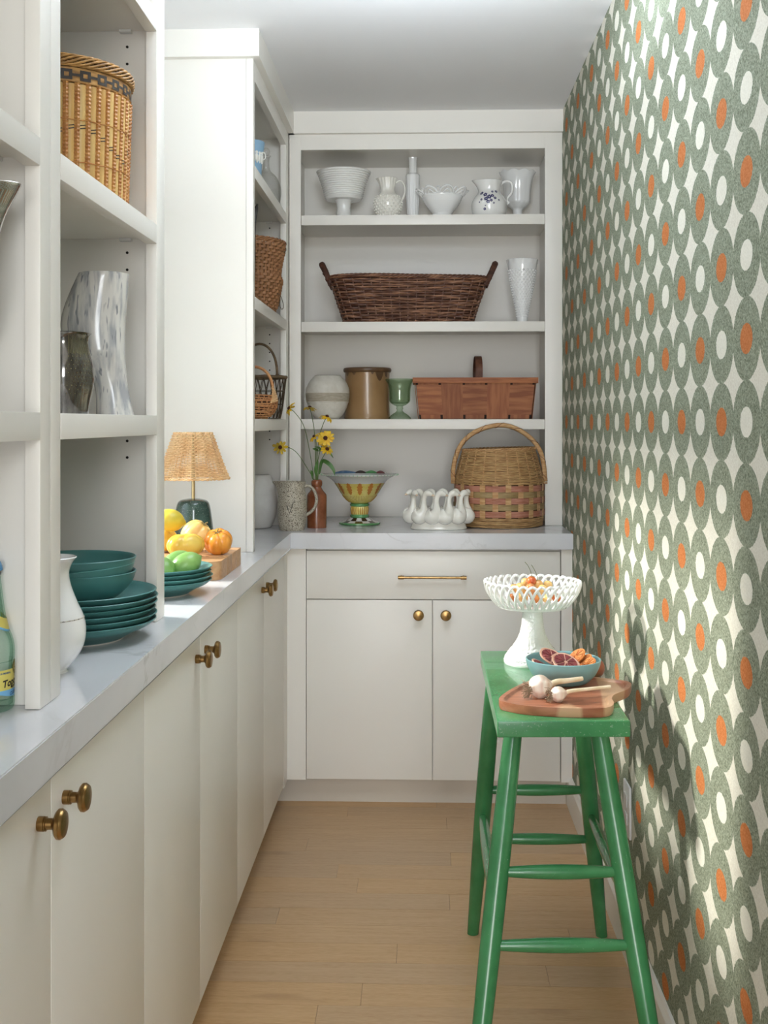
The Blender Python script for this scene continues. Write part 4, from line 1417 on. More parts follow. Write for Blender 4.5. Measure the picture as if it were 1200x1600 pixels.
# woven ash basket
ax_, ay_ = -0.600, 3.730
t = thing('basket', 'brown woven splint basket with pinched waist on the second corner shelf', 'basket', (ax_, ay_, Z2))
RB = smooth_prof([(0.118, 0.0), (0.130, 0.03), (0.138, 0.075), (0.143, 0.100), (0.137, 0.118), (0.139, 0.145), (0.146, 0.180), (0.152, 0.205), (0.150, 0.222)], 6)
def rash(z):
    for (r0, z0), (r1, z1) in zip(RB[:-1], RB[1:]):
        if z0 <= z <= z1:
            return r0 + (r1 - r0) * (z - z0) / max(z1 - z0, 1e-9)
    return RB[-1][0]
build('weave', weave(circ(rash), [0.005 + 0.0096 * i for i in range(23)], 60, 0.0036, 0.0012, 0.0040, 4, 4, wav=0.0006), 'ash', t, stuff=True)
build('upright', flat_stakes(circ(rash), [0.002 + 0.0275 * i for i in range(9)], 60, 0.0040, 0.0008), 'ash', t, stuff=True)
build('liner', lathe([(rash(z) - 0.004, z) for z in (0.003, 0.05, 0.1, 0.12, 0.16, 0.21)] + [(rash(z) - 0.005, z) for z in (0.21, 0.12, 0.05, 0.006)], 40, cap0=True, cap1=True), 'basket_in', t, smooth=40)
g = G()
for q in range(3):
    sweep([((0.152 + 0.003 * cos(15 * tau * i / 120 + tau * q / 3)) * cos(tau * i / 120), (0.152 + 0.003 * cos(15 * tau * i / 120 + tau * q / 3)) * sin(tau * i / 120), 0.223 + 0.004 * sin(15 * tau * i / 120 + tau * q / 3)) for i in range(120)], 0.0032, 6, True, g)
build('rim', g, 'ash', t, smooth=60)
g = sweep(cat([(0.128, -0.03, 0.058), (0.142, -0.035, 0.05), (0.150, -0.032, 0.03), (0.152, -0.03, 0.012), (0.146, -0.028, 0.006), (0.140, -0.03, 0.02), (0.140, -0.03, 0.045)], 4), 0.0011, 6)
build('wire_loop', g, 'wire', t, smooth=60)
g = sweep([(0.152 + 0.006 * cos(tau * i / 20), -0.01, 0.200 + 0.007 * sin(tau * i / 20)) for i in range(20)], 0.0012, 6, True)
build('wire_ring', g, 'wire', t, smooth=60)

# wire egg basket
ex, ey = -0.545, 3.86
t = thing('basket', 'round wire basket with bark rim and tall bent handle on the third corner shelf', 'basket', (ex, ey, Z3))
HE = 0.140
re_ = lambda z: 0.066 + 0.020 * (z / HE) ** 0.7
g = G()
NW = 26
for i in range(NW):
    for sgn in (1, -1):
        pts = []
        for q in range(9):
            z = HE * q / 8
            a = tau * i / NW + sgn * tau / NW * 1.5 * (q / 8)
            r = re_(z) + 0.001 * sgn
            pts.append((r * cos(a), r * sin(a), z + 0.002))
        sweep(pts, 0.0012, 4, g=g)
for z in (0.003, 0.05, 0.095):
    sweep([(re_(z) * cos(tau * i / 64), re_(z) * sin(tau * i / 64), z) for i in range(64)], 0.0012, 4, True, g)
for i in range(-4, 5):
    x = 0.014 * i
    y = math.sqrt(max(0.064 ** 2 - x * x, 0))
    sweep([(x, -y, 0.003), (x, y, 0.003)], 0.001, 4, g=g)
build('wire_mesh', g, 'wire', t, stuff=True)
build('rim', sweep([(0.0865 * cos(tau * i / 64), 0.0865 * sin(tau * i / 64), HE + 0.001 + 0.0006 * sin(i)) for i in range(64)], 0.0056, 8, True), 'hickory', t, smooth=60)
hp = [(0.082 * cos(a) * 0.72, -0.02, HE + 0.112 * sin(a) ** 0.8) for a in [pi * i / 24 for i in range(25)]]
build('handle', sweep(hp, 0.0042, 8), 'hickory', t, smooth=60)
g = G()
for s in (-1, 1):
    ball((s * 0.082 * 0.72, -0.02, HE + 0.003), 0.009, 10, 8, g, sq=(0.8, 0.8, 1.3))
build('handle_wrap', g, 'hickory', t, smooth=60)

# small gathering basket
sx_, sy_ = wx(397, 3.60), 3.60
t = thing('basket', 'small reddish reed egg basket with hoop handle before the wire basket', 'basket', (sx_, sy_, Z3))
RBS = smooth_prof([(0.030, 0.0), (0.052, 0.008), (0.068, 0.030), (0.072, 0.055), (0.064, 0.085), (0.056, 0.100)], 6)
def rsm(z):
    for (r0, z0), (r1, z1) in zip(RBS[:-1], RBS[1:]):
        if z0 <= z <= z1:
            return r0 + (r1 - r0) * (z - z0) / max(z1 - z0, 1e-9)
    return RBS[-1][0]
dip = lambda tt: 0.0
g = weave(circ(rsm), [0.003 + 0.0058 * i for i in range(13)], 26, 0.0020, 0.0013, 0.0023, 4, 5, wav=0.0016)
for i in range(26):
    for s in (1, -1):
        sweep([((rsm(z) + 0.0012) * cos(tau * i / 26 + s * z * 7), (rsm(z) + 0.0012) * sin(tau * i / 26 + s * z * 7), z) for z in (0.002, 0.02, 0.04, 0.06, 0.076)], 0.0014, 4, g=g)
build('weave', g, 'reed_red', t, stuff=True)
g = G()
for s in (-1, 1):                                # woven fan below each end of the hoop
    for q in range(9):
        pts = []
        for j in range(9):
            a = (0 if s > 0 else pi) + (j - 4) / 4 * (0.30 + 0.045 * (8 - q))
            z = 0.058 + 0.0055 * q - 0.006 * abs(j - 4) / 4
            r = rsm(min(z, 0.0995)) + 0.0022
            pts.append((r * cos(a), r * sin(a), z))
        sweep(pts, 0.0026, 5, g=g)
build('woven_fan', g, 'rattan', t, smooth=60)
hp = [(0.058 * cos(a), 0, 0.098 + 0.066 * sin(a)) for a in [pi * i / 24 for i in range(25)]]
build('handle', sweep(hp, 0.0045, 8, sx=0.55), 'reed_red', t, smooth=60)
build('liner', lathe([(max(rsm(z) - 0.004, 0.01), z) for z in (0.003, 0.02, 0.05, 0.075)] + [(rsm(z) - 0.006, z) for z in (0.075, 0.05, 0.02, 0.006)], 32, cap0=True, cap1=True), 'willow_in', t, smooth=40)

# white pot at the corner of the counter
loc = (-0.578, 3.985, ZT + 0.0003)
t = thing('pot', 'chalky white rounded pot with uneven rim in the counter corner', 'pot', loc)
g = vessel([(0.046, 0.0), (0.054, 0.006), (0.066, 0.035), (0.0725, 0.08), (0.071, 0.12), (0.064, 0.15), (0.055, 0.172), (0.049, 0.183)], 0.004, 56, 4, wob=lambda a, z: 1 + 0.012 * sin(3 * a + 20 * z) + (0.02 * sin(11 * a) if z > 0.17 else 0))
build('pot_body', g, 'chalk', t, smooth=60)

# ------------------------------------------------------------------ back counter
# speckled pitcher
loc, pr = sil(456.5, 3.905, [(831, 16), (829, 18), (818, 21), (800, 23), (780, 22.5), (765, 20.5), (757, 20.5), (752.5, 21)], ZT + 0.0003)
t = thing('pitcher', 'speckled grey stoneware pitcher with brushed leaf mark on the back counter', 'pitcher', loc)
g = vessel(pr, 0.003, 64, 4)
spout(g, pi, 0.105, 0.170, 0.027, 0.42, 0.0)
build('pitcher_body', g, 'speckled', t, smooth=60)
R0 = prof_r(pr, 0.14)
build('handle', sweep(cat([(0.041, 0, 0.147), (0.058, 0, 0.150), (0.076, 0, 0.132), (0.083, 0, 0.105), (0.078, 0, 0.080), (0.064, 0, 0.062), (0.046, 0, 0.050)], 5), 0.0052, 10, sx=1.2), 'speckled', t, smooth=60)
g = G()
def mark(pts, w):
    vs = []
    for i, (a, z) in enumerate(pts):
        r = prof_r(pr, z) + 0.0004
        ww = w * sin(pi * (i + 0.5) / len(pts))
        vs += [(r * cos(a - ww / r), r * sin(a - ww / r), z), (r * cos(a + ww / r), r * sin(a + ww / r), z + ww * 0.5)]
    g.add(vs, [(2 * i, 2 * i + 1, 2 * i + 3, 2 * i + 2) for i in range(len(pts) - 1)])
am = -pi / 2
mark([(am - 0.16 + 0.09 * i * 0.6, 0.048 + 0.0072 * i) for i in range(9)], 0.0016)
mark([(am - 0.28 + 0.030 * i, 0.090 - 0.0045 * i) for i in range(6)], 0.0020)
mark([(am + 0.02 + 0.06 * i, 0.085 + 0.0035 * i) for i in range(6)], 0.0014)
build('leaf_mark', g, 'leaf_mark', t)

# brown bottle with yellow flowers
loc, pr = sil(495, 4.005, [(826, 14.5), (823, 15.3), (800, 15.5), (778, 15.5), (772, 14.5), (767, 10.5), (763, 8), (760.5, 7.2), (759, 8.2), (755, 8.8), (751.5, 8.4), (750, 7)], ZT + 0.0003)
t = thing('bottle', 'brown salt-glazed stoneware bottle holding yellow flowers on the back counter', 'bottle', loc)
build('bottle_body', vessel(pr, 0.0035, 48, 3), 'brown_glaze', t, smooth=50)
YFL = 4.005
def flower(label, head, face, R, stem_pts, npet, m='petal', curl=0.0, seed=0, keep=None):
    rr = random.Random(seed)
    h = P3(*head)
    t = thing('flower', label, 'flower', (loc[0], loc[1], loc[2]), 'yellow flowers in the brown bottle')
    base = Vector(loc)
    hp = h - base
    q = Vector((0, 0, 1)).rotation_difference(Vector(face).normalized())
    mm = Matrix.Translation(hp) @ q.to_matrix().to_4x4()
    build('flower_centre', xform(ball((0, 0, 0.002), R * 0.26, 14, 8, sq=(1, 1, 0.75)), mm), 'disc', t, smooth=60)
    for i in range(npet):
        if keep and i not in keep:
            continue
        a = tau * i / npet + rr.uniform(-0.1, 0.1)
        L = R * rr.uniform(0.78, 1.10)
        w = R * (0.185 if npet < 12 else 0.2) * rr.uniform(0.85, 1.15)
        rows = []
        bend = curl + rr.uniform(-0.25, 0.25)
        for s, ww in ((0.16, 0.45), (0.4, 0.85), (0.65, 1.0), (0.86, 0.85), (1.0, 0.35)):
            z = -bend * R * (s ** 2) * 0.6
            row = []
            for e in (-1, 0, 1):
                row.append(mm @ Vector((L * s * cos(a) - e * w * ww * sin(a), L * s * sin(a) + e * w * ww * cos(a), z + (0.0009 if e else -0.0006))))
            rows.append(row)
        vs = [p for r_ in rows for p in r_]
        n0 = len(vs)
        nrm = (mm.to_3x3() @ Vector((0, 0, 1))) * -0.0007
        vs2 = vs + [p + nrm for p in vs]
        fs = []
        for k in range(4):
            for e in range(2):
                fs.append((k * 3 + e, k * 3 + e + 1, (k + 1) * 3 + e + 1, (k + 1) * 3 + e))
                fs.append((n0 + k * 3 + e + 1, n0 + k * 3 + e, n0 + (k + 1) * 3 + e, n0 + (k + 1) * 3 + e + 1))
        for k in range(4):
            for e0, fl in ((0, 1), (2, 0)):
                i0, i1 = k * 3 + e0, (k + 1) * 3 + e0
                fs.append((i0, i1, n0 + i1, n0 + i0) if fl else (i1, i0, n0 + i0, n0 + i1))
        fs.append((12, 13, n0 + 13, n0 + 12))
        fs.append((13, 14, n0 + 14, n0 + 13))
        build('petal', G().add(vs2, fs), m, t, smooth=60)
    sp = [hp - (q @ Vector((0, 0, 1))) * 0.001] + [P3(u, v, y) - base for u, v, y in stem_pts]
    sp.append(Vector((sp[-1].x * 0.3, sp[-1].y * 0.3, 0.11)))
    build('stem', sweep(cat(sp, 6), 0.00125, 6), 'stem', t, smooth=60)
    return t
f1 = flower('lone yellow flower bending far out to the left, facing forward', (438, 699, 3.96), (-0.15, -1, 0.1), 0.027, [(453, 700, 3.98), (466, 710, 4.0), (481, 733, 4.005), (489, 748, 4.005)], 9, 'petal_g', 0.1, 1)
f2 = flower('upper left yellow flower in profile before the bookcase stile', (452, 638, 3.96), (-0.75, -0.45, 0.5), 0.025, [(461, 645, 3.98), (474, 664, 4.0), (482, 695, 4.005), (490, 744, 4.005)], 9, 'petal', 0.5, 2)
f3 = flower('topmost yellow flower seen from underneath, before the round stone pot', (484, 637, 3.98), (0.1, 0.25, 1), 0.026, [(486, 644, 3.985), (491, 672, 4.0), (492.5, 700, 4.005), (493, 745, 4.005)], 10, 'petal_g', 0.35, 3)
f4 = flower('yellow flower drooping to the right across the shelf edge', (511, 651, 3.97), (0.35, -0.2, 0.9), 0.025, [(506, 660, 3.98), (499, 682, 4.0), (496, 710, 4.005), (495, 745, 4.005)], 10, 'petal', 0.75, 4)
f5 = flower('largest yellow flower facing straight forward in the middle of the bunch', (508.5, 684.5, 3.955), (0.05, -1, 0.05), 0.030, [(506, 690, 3.985), (500, 705, 4.0), (496, 725, 4.005), (496, 745, 4.005)], 14, 'petal', 0.05, 5)
f6 = flower('yellow flower turned left, tucked behind the largest one', (491, 682, 3.985), (-0.6, -0.35, 0.75), 0.023, [(494, 690, 4.0), (494, 715, 4.005), (494, 745, 4.005)], 9, 'petal', 0.4, 6)
f7 = flower('lowest right yellow flower opening downward below the largest one', (511, 702, 3.965), (0.35, -0.55, 0.65), 0.027, [(507, 710, 3.99), (500, 724, 4.0), (497, 745, 4.005)], 10, 'petal', 0.35, 7)
def leafblade(pts, w, parent):
    c = cat([P3(*p) - Vector(loc) for p in pts], 5)
    vs = []
    n = len(c)
    for i, p in enumerate(c):
        d = (c[min(i + 1, n - 1)] - c[max(i - 1, 0)]).normalized()
        s = d.cross(Vector((0.15, -1, 0.3))).normalized() * (w * sin(pi * min(0.999, 0.06 + 0.94 * i / (n - 1))) ** 0.8)
        vs += [p - s, p + Vector((0, 0.001, 0)), p + s]
    m = len(vs)
    vs += [Vector(p) + Vector((0, 0.0006, 0)) for p in vs]
    fs = []
    for i in range(n - 1):
        for e in range(2):
            fs.append((i * 3 + e, i * 3 + e + 1, i * 3 + e + 4, i * 3 + e + 3))
            fs.append((m + i * 3 + e + 1, m + i * 3 + e, m + i * 3 + e + 3, m + i * 3 + e + 4))
    build('leaf', G().add(vs, fs), 'leaf', parent, smooth=60)
leafblade([(499, 741, 4.0), (503, 721, 3.99), (513, 724, 3.975), (521, 734, 3.97), (523, 743, 3.97)], 0.0075, f7)
leafblade([(494, 744, 3.995), (494, 732, 3.985), (497, 718, 3.98)], 0.007, f6)
leafblade([(488, 748, 3.995), (487, 738, 3.985), (485, 735, 3.98)], 0.004, f1)
leafblade([(498, 705, 3.985), (493, 702, 3.975), (488, 701, 3.97)], 0.0045, f5)
leafblade([(500, 706, 3.985), (499, 700, 3.975), (491, 698, 3.97)], 0.004, f5)
leafblade([(513, 706, 3.965), (517, 710, 3.96), (521, 716, 3.955)], 0.0028, f7)

# majolica compote
mx, my = wx(562, 4.14), 4.14
t = thing('compote', 'painted yellow and green footed compote with orange leaves on the back counter', 'compote', (mx, my, ZT + 0.0003))
build('foot', lathe([(0.060, 0.0), (0.073, 0.001), (0.073, 0.006), (0.066, 0.008)], 72, cap1=False, wob=lambda a, z: 1 + 0.018 * cos(26 * a)), 'maj_g', t, smooth=50)
g = G()
NF = 14
PRF = [(0.066, 0.008), (0.050, 0.014), (0.0335, 0.0245)]
for k in range(2):
    for i in range(NF):
        a0 = tau * (i + 0.5 * 0) / NF
        vs = []
        for j in range(5):
            a = a0 + tau / NF * j / 4
            vs += [(PRF[k][0] * cos(a), PRF[k][0] * sin(a), PRF[k][1]), (PRF[k + 1][0] * cos(a), PRF[k + 1][0] * sin(a), PRF[k + 1][1])]
        g.add(vs, [(2 * j, 2 * j + 2, 2 * j + 3, 2 * j + 1) for j in range(4)], (i + k) % 2)
build('checkered_foot', g, ['maj_k', 'maj_w'], t, smooth=50)
build('ring', lathe(smooth_prof([(0.030, 0.0235), (0.0335, 0.0265), (0.033, 0.033), (0.030, 0.036)], 4), 60, cap0=True, cap1=True, wob=lambda a, z: 1 + 0.02 * cos(20 * a)), 'maj_g', t, smooth=50)
build('fluted_stem', lathe(smooth_prof([(0.029, 0.035), (0.0315, 0.046), (0.0325, 0.056), (0.030, 0.0645)], 4), 96, cap0=True, cap1=True, wob=lambda a, z: 1 + 0.03 * cos(24 * a)), 'maj_y', t, smooth=70)
g = G()
for i in range(24):
    a = tau * (i + 0.5) / 24
    sweep([(0.0296 * cos(a), 0.0296 * sin(a), 0.037), (0.0322 * cos(a), 0.0322 * sin(a), 0.052), (0.0308 * cos(a), 0.0308 * sin(a), 0.062)], 0.0013, 5, g=g)
build('flute_line', g, 'maj_o', t, stuff=True)
build('ring', lathe(smooth_prof([(0.029, 0.064), (0.034, 0.067), (0.034, 0.073), (0.030, 0.0755)], 4), 60, cap0=True, cap1=True, wob=lambda a, z: 1 + 0.02 * cos(20 * a)), 'maj_g', t, smooth=50)
BW = smooth_prof([(0.030, 0.0755), (0.046, 0.085), (0.064, 0.106), (0.079, 0.131), (0.090, 0.149)], 5)
build('yellow_bowl', lathe(BW, 72, cap0=True), 'maj_y', t, smooth=60)
TOPW = [(0.090, 0.149), (0.104, 0.162), (0.122, 0.172), (0.138, 0.1775), (0.1385, 0.180), (0.122, 0.1755), (0.100, 0.166), (0.080, 0.145), (0.05, 0.10), (0.01, 0.085)]
build('white_rim', lathe(TOPW, 96, cap0=False, cap1=True), 'maj_w', t, smooth=50)
def bwr(z):
    q = BW + [(0.104, 0.162)]
    for (r0, z0), (r1, z1) in zip(q[:-1], q[1:]):
        if z0 <= z <= z1:
            return r0 + (r1 - r0) * (z - z0) / max(z1 - z0, 1e-9)
    return q[-1][0]
gl, gn = G(), G()
NLF = 13
for i in range(NLF):
    a0 = -pi / 2 + tau * (i + 0.12) / NLF
    shape = [(0.0, 0.107), (0.30, 0.112), (0.62, 0.118), (0.45, 0.121), (0.85, 0.127), (0.55, 0.131), (0.88, 0.138), (0.5, 0.141), (0.55, 0.147), (0.0, 0.1515)]
    hw = 0.0128
    out = []
    for w, z in shape:
        out.append((w, z))
    for w, z in reversed(shape[1:-1]):
        out.append((-w, z))
    vs = [((bwr(0.13) + 0.0007) * cos(a0), (bwr(0.13) + 0.0007) * sin(a0), 0.13)]
    for w, z in out:
        r = bwr(z) + 0.0009
        a = a0 + w * hw / r
        vs.append((r * cos(a), r * sin(a), z))
    m = len(out)
    gl.add(vs, [(0, 1 + j, 1 + (j + 1) % m) for j in range(m)])
    for d in (-0.30, -0.15, 0.0, 0.15, 0.30):
        pts = []
        for z in (0.080, 0.088, 0.096, 0.104 + 0.004 * abs(d)):
            r = bwr(z) + 0.0003
            a = a0 + d * tau / NLF * (1 + (0.104 - z) * 4) * 1.3
            pts.append((r * cos(a), r * sin(a), z))
        sweep(pts, 0.0006, 4, g=gn)
build('oak_leaf_pattern', gl, 'maj_o', t, stuff=True)
build('line_pattern', gn, 'maj_l', t, stuff=True)
g = G()
for i in range(60):
    a = tau * i / 60
    ball((0.1385 * cos(a), 0.1385 * sin(a), 0.1788), 0.0022, 6, 4, g)
build('beaded_edge', g, 'maj_pg', t, smooth=60, stuff=True)
for mname, a0, a1, lab in (('maj_b', 1.75, 2.45, 'blue painted patch'), ('maj_k', 1.45, 1.75, None), ('maj_g', 1.10, 1.45, None), ('maj_r', 0.82, 1.12, 'plum painted patch')):
    vs = []
    for i in range(9):
        a = a0 + (a1 - a0) * i / 8
        s = sin(pi * (i + 0.3) / 8.6)
        vs += [(0.131 * cos(a), 0.131 * sin(a), 0.1765), (0.126 * cos(a), 0.126 * sin(a), 0.181 + 0.007 * s)]
    build('rim_relief', G().add(vs, [(2 * i, 2 * i + 2, 2 * i + 3, 2 * i + 1) for i in range(8)]), mname, t, smooth=60, label=lab)

# goose planter
gx, gy = wx(685.5, 3.965), 3.965
t = thing('planter', 'oval cream planter ringed by white ceramic geese before the woven basket', 'planter', (gx, gy, ZT + 0.0003))
ea, eb = 0.098, 0.058
def oval(sc, z, n=64, ww=0.0):
    return [(ea * sc * cos(tau * i / n) * (1 + ww * sin(17 * tau * i / n)), eb * sc * sin(tau * i / n) * (1 + ww * sin(13 * tau * i / n)), z) for i in range(n)]
rings = [oval(0.97, 0), oval(1.0, 0.003), oval(0.97, 0.010, ww=.012), oval(0.93, 0.022, ww=.015), oval(0.88, 0.035), oval(0.86, 0.062), oval(0.84, 0.066), oval(0.80, 0.062), oval(0.78, 0.02)]
build('planter_body', loft(rings, True, True), 'cream_glaze', t, smooth=60)
N = 11
per = [0.0]
for i in range(720):
    a, b = tau * i / 720, tau * (i + 1) / 720
    per.append(per[-1] + math.hypot(ea * (cos(b) - cos(a)), eb * (sin(b) - sin(a))))
ph = []
for i in range(N):
    w = (per[-1] * ((i + 0.5) / N + 0.75)) % per[-1]
    ph.append(tau * next(q for q in range(721) if per[q] >= w) / 720)
for a in ph:
    c = Vector((ea * 0.95 * cos(a), eb * 0.95 * sin(a), 0))
    tg = Vector((-ea * sin(a), eb * cos(a), 0)).normalized()
    nn = Vector((tg.y, -tg.x, 0))
    path = [(-0.032, 0.044, 0.003), (-0.023, 0.044, 0.004), (-0.008, 0.046, 0.005), (0.006, 0.051, 0.005), (0.0135, 0.066, 0.003), (0.0125, 0.086, 0.0), (0.0135, 0.108, -0.001), (0.0195, 0.121, -0.001), (0.0285, 0.1255, -0.001), (0.0385, 0.1225, -0.001), (0.0445, 0.1195, -0.001)]
    rad = [0.006, 0.018, 0.0280, 0.0270, 0.0165, 0.0098, 0.0086, 0.0102, 0.0112, 0.0080, 0.0046]
    pts = [c + tg * s + nn * o_ + Vector((0, 0, z)) for s, z, o_ in path]
    sm = cat(pts, 4)
    rm = [q.x for q in cat([(r_, 0, 0) for r_ in rad], 4)]
    go = build('goose', sweep(sm, rm, 16, sx=1.0), 'cream_glaze', t, smooth=70)
    d = Vector(pts[-1])
    build('beak', sweep([d - tg * 0.002, d + tg * 0.003 - Vector((0, 0, 0.0010)), d + tg * 0.009 - Vector((0, 0, 0.0030))], [0.0044, 0.0036, 0.0008], 10), 'beak', go, smooth=60)

# big handled basket
kx, ky = wx(779.5, 4.118), 4.118
t = thing('basket', 'large round lidless woven basket with pink and olive bands and bent handle', 'basket', (kx, ky, ZT + 0.0003))
RK = 0.158
HK1, HK2 = 0.158, 0.268
def rk(z):
    if z <= HK1:
        return RK * (0.965 + 0.035 * min(1, z / 0.04))
    f = (z - HK1) / (HK2 - HK1)
    return RK * (1.0 - 0.19 * f ** 1.15)
ringk = circ(rk)
fine = 0.0047
build('fine_weave', weave(ringk, [0.004 + fine * i for i in range(7)], 44, 0.0016, 0.0017, 0.0024, 3, 5, wav=0.0008), 'oak_fine', t, stuff=True)
bands = [('pink_splint', 0.0485, 0), ('olive_splint', 0.0725, 1), ('pink_splint', 0.0945, 0), ('olive_splint', 0.1155, 1), ('pink_splint', 0.1365, 0)]
for m, z, phs in bands:
    build('wide_band', weave(ringk, [z], 22, 0.0032, 0.0010, 0.0102, 6, 4, phase=phs), m, t)
build('fine_weave', weave(ringk, [0.152 + fine * i for i in range(25)], 44, 0.0016, 0.0017, 0.0024, 3, 5, wav=0.0008), 'oak_fine', t, stuff=True)
build('upright', flat_stakes(ringk, [0.036, 0.065, 0.095, 0.12, 0.150], 22, 0.0098, 0.0009), 'oak_splint', t, stuff=True)
build('thin_upright', stakes(ringk, [0.152, 0.19, 0.23, 0.268], 22, 0.0030, 5, -0.0012), 'oak_splint', t, stuff=True)
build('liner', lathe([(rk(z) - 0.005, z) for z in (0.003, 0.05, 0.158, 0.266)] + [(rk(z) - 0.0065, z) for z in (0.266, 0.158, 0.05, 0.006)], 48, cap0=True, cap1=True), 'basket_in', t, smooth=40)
g = G()
for q in range(3):
    ring = []
    for i in range(160):
        a = tau * i / 160
        w = a * 18 + tau * q / 3
        r = rk(HK2) + 0.0024 * cos(w)
        ring.append((r * cos(a), r * sin(a), HK2 + 0.002 + 0.004 * sin(w) + 0.004 * cos(a)))
    sweep(ring, 0.0028, 6, True, g)
build('rim_braid', g, 'oak_splint', t, smooth=60)
g = G()
hpts = [(-0.1625, -0.022, 0.150), (-0.164, -0.024, 0.185), (-0.156, -0.026, 0.238), (-0.132, -0.028, 0.292), (-0.092, -0.03, 0.328), (-0.042, -0.031, 0.349), (0.008, -0.031, 0.356), (0.056, -0.030, 0.345), (0.108, -0.028, 0.312), (0.142, -0.026, 0.268), (0.1565, -0.024, 0.215), (0.1615, -0.022, 0.160)]
c = cat(hpts, 6)
build('handle', sweep(c, 0.0082, 12, sx=0.8), 'oak_splint', t, smooth=60)
g = G()
wr = []
for i in range(len(c) * 4):
    f = i / (len(c) * 4 - 1) * (len(c) - 1)
    j = min(int(f), len(c) - 2)
    p = c[j].lerp(c[j + 1], f - j)
    d = (c[j + 1] - c[j]).normalized()
    n1 = d.cross(Vector((0, 1, 0))).normalized()
    w = i / (len(c) * 4) * tau * 9
    wr.append(p + n1 * (0.0084 * cos(w)) + Vector((0, 1, 0)) * (0.0068 * sin(w)))
build('handle_wrap', sweep(wr, 0.0009, 5), 'splint_d', t, smooth=60)
g = G()
for s in (-1, 1):
    for q in range(5):
        sweep([(s * (0.160 + 0.009 * cos(tau * i / 16)), -0.022 + 0.012 * sin(tau * i / 16), 0.150 + 0.0045 * q) for i in range(16)], 0.0014, 5, True, g)
build('lashing', g, 'oak_splint', t, stuff=True)

# ------------------------------------------------------------------ third shelf of the back bookcase
zb = S3 + 0.0003
loc, pr = sil(512, 4.215, [(655, 17), (650, 22), (640, 28.5), (630, 32), (618, 34), (608, 33.5), (598, 29.5), (591, 24), (587, 20)], zb)
t = thing('pot', 'round pale stoneware pot with grey band on the lower back shelf', 'pot', loc)
build('pot_body', vessel(pr, 0.0035, 56, 4), 'stone_pot', t, smooth=60)
zz0, zz1 = wz(628, loc[0], 4.215) - zb, wz(614.5, loc[0], 4.215) - zb
build('band', lathe([(prof_r(pr, zz0 + (zz1 - zz0) * i / 6) + 0.0005, zz0 + (zz1 - zz0) * i / 6) for i in range(7)], 56, cap0=False), 'stone_band', t, smooth=60)
build('ridge', lathe([(prof_r(pr, zz0 - 0.004), zz0 - 0.004), (prof_r(pr, zz0) + 0.0014, zz0 - 0.001), (prof_r(pr, zz0), zz0 + 0.002)], 56, cap0=False), 'stone_pot', t, smooth=60)
build('rim', lathe([(pr[-1][0] - 0.001, pr[-1][1] - 0.002), (pr[-1][0] + 0.0008, pr[-1][1]), (pr[-1][0] - 0.004, pr[-1][1] + 0.0016)], 48, cap0=False), 'stone_rim', t, smooth=60)

loc, pr = sil(574, 4.335, [(657, 35.5), (652, 35.8), (646, 35), (620, 34.5), (590, 34.5), (582, 35)], zb)
t = thing('crock', 'tan glazed stoneware crock with dark rolled rim behind the green glass goblet', 'crock', loc)
build('crock_body', vessel(pr, 0.007, 64, 2), 'crock', t, smooth=50)
zt = pr[-1][1]
kq = mpp(loc[0], 4.335)
build('rim', lathe(smooth_prof([(34.5 * kq, zt - 0.002), (37 * kq, zt + 0.002), (37.6 * kq, zt + 0.009), (36.5 * kq, zt + 0.0155), (33.5 * kq, zt + 0.0165), (31.5 * kq, zt + 0.010), (31.5 * kq, zt - 0.004)], 3), 64, cap0=False), 'crock_rim', t, smooth=60)
for a0, w, dz in ((-2.15, 0.12, 0.012), (-0.95, 0.22, 0.034), (-1.3, 0.08, 0.010), (-2.6, 0.15, 0.016), (-0.55, 0.12, 0.02)):
    vs = []
    for i in range(9):
        f = -1 + 2 * i / 8
        a = a0 + w * f
        dd = dz * max(0.05, 1 - f * f)
        r = 34.6 * kq + 0.0010
        vs += [(r * cos(a), r * sin(a), zt), (r * cos(a), r * sin(a), zt - dd)]
    build('glaze_drip', G().add(vs, [(2 * i, 2 * i + 1, 2 * i + 3, 2 * i + 2) for i in range(8)]), 'crock_rim', t, smooth=60)

loc, pr = sil(624.5, 4.17, [(656, 17.5), (653, 17.5), (648, 12.5), (644, 6.5), (641, 4.5), (638, 5.5), (635, 5), (632, 11), (627, 16), (620, 16.5), (608, 17), (599, 19), (595, 22), (592.5, 22.5)], zb)
t = thing('goblet', 'green pressed glass goblet with flared rim on the lower back shelf', 'goblet', loc)
build('goblet_body', vessel(pr, 0.003, 48, 3, floor=0.055), 'green_glass', t, smooth=60)

# splint market basket
mk = 4.15 / 1800
sx0, sx1 = -0.032, 0.412
smx = (sx0 + sx1) / 2
t = thing('basket', 'long reddish brown wood splint basket with strap handle on the lower back shelf', 'basket', (smx, 4.27, zb))
HS = 0.150
def sface(f, z):                                  # f from -1 to 1 along the front, leaning outward to the top
    hw = (0.2040 + 0.0150 * z / HS)
    return f * hw
hd = lambda z: 0.100 + 0.012 * z / HS
build('inner_box', loft([[(s * (sface(1, z) - 0.003), q * (hd(z) - 0.003), z) for s, q in ((-1, -1), (1, -1), (1, 1), (-1, 1))] for z in (0.001, HS - 0.004)] + [[(s * (sface(1, z) - 0.005), q * (hd(z) - 0.005), z) for s, q in ((-1, -1), (1, -1), (1, 1), (-1, 1))] for z in (HS - 0.004, 0.004)]), 'gap', t)
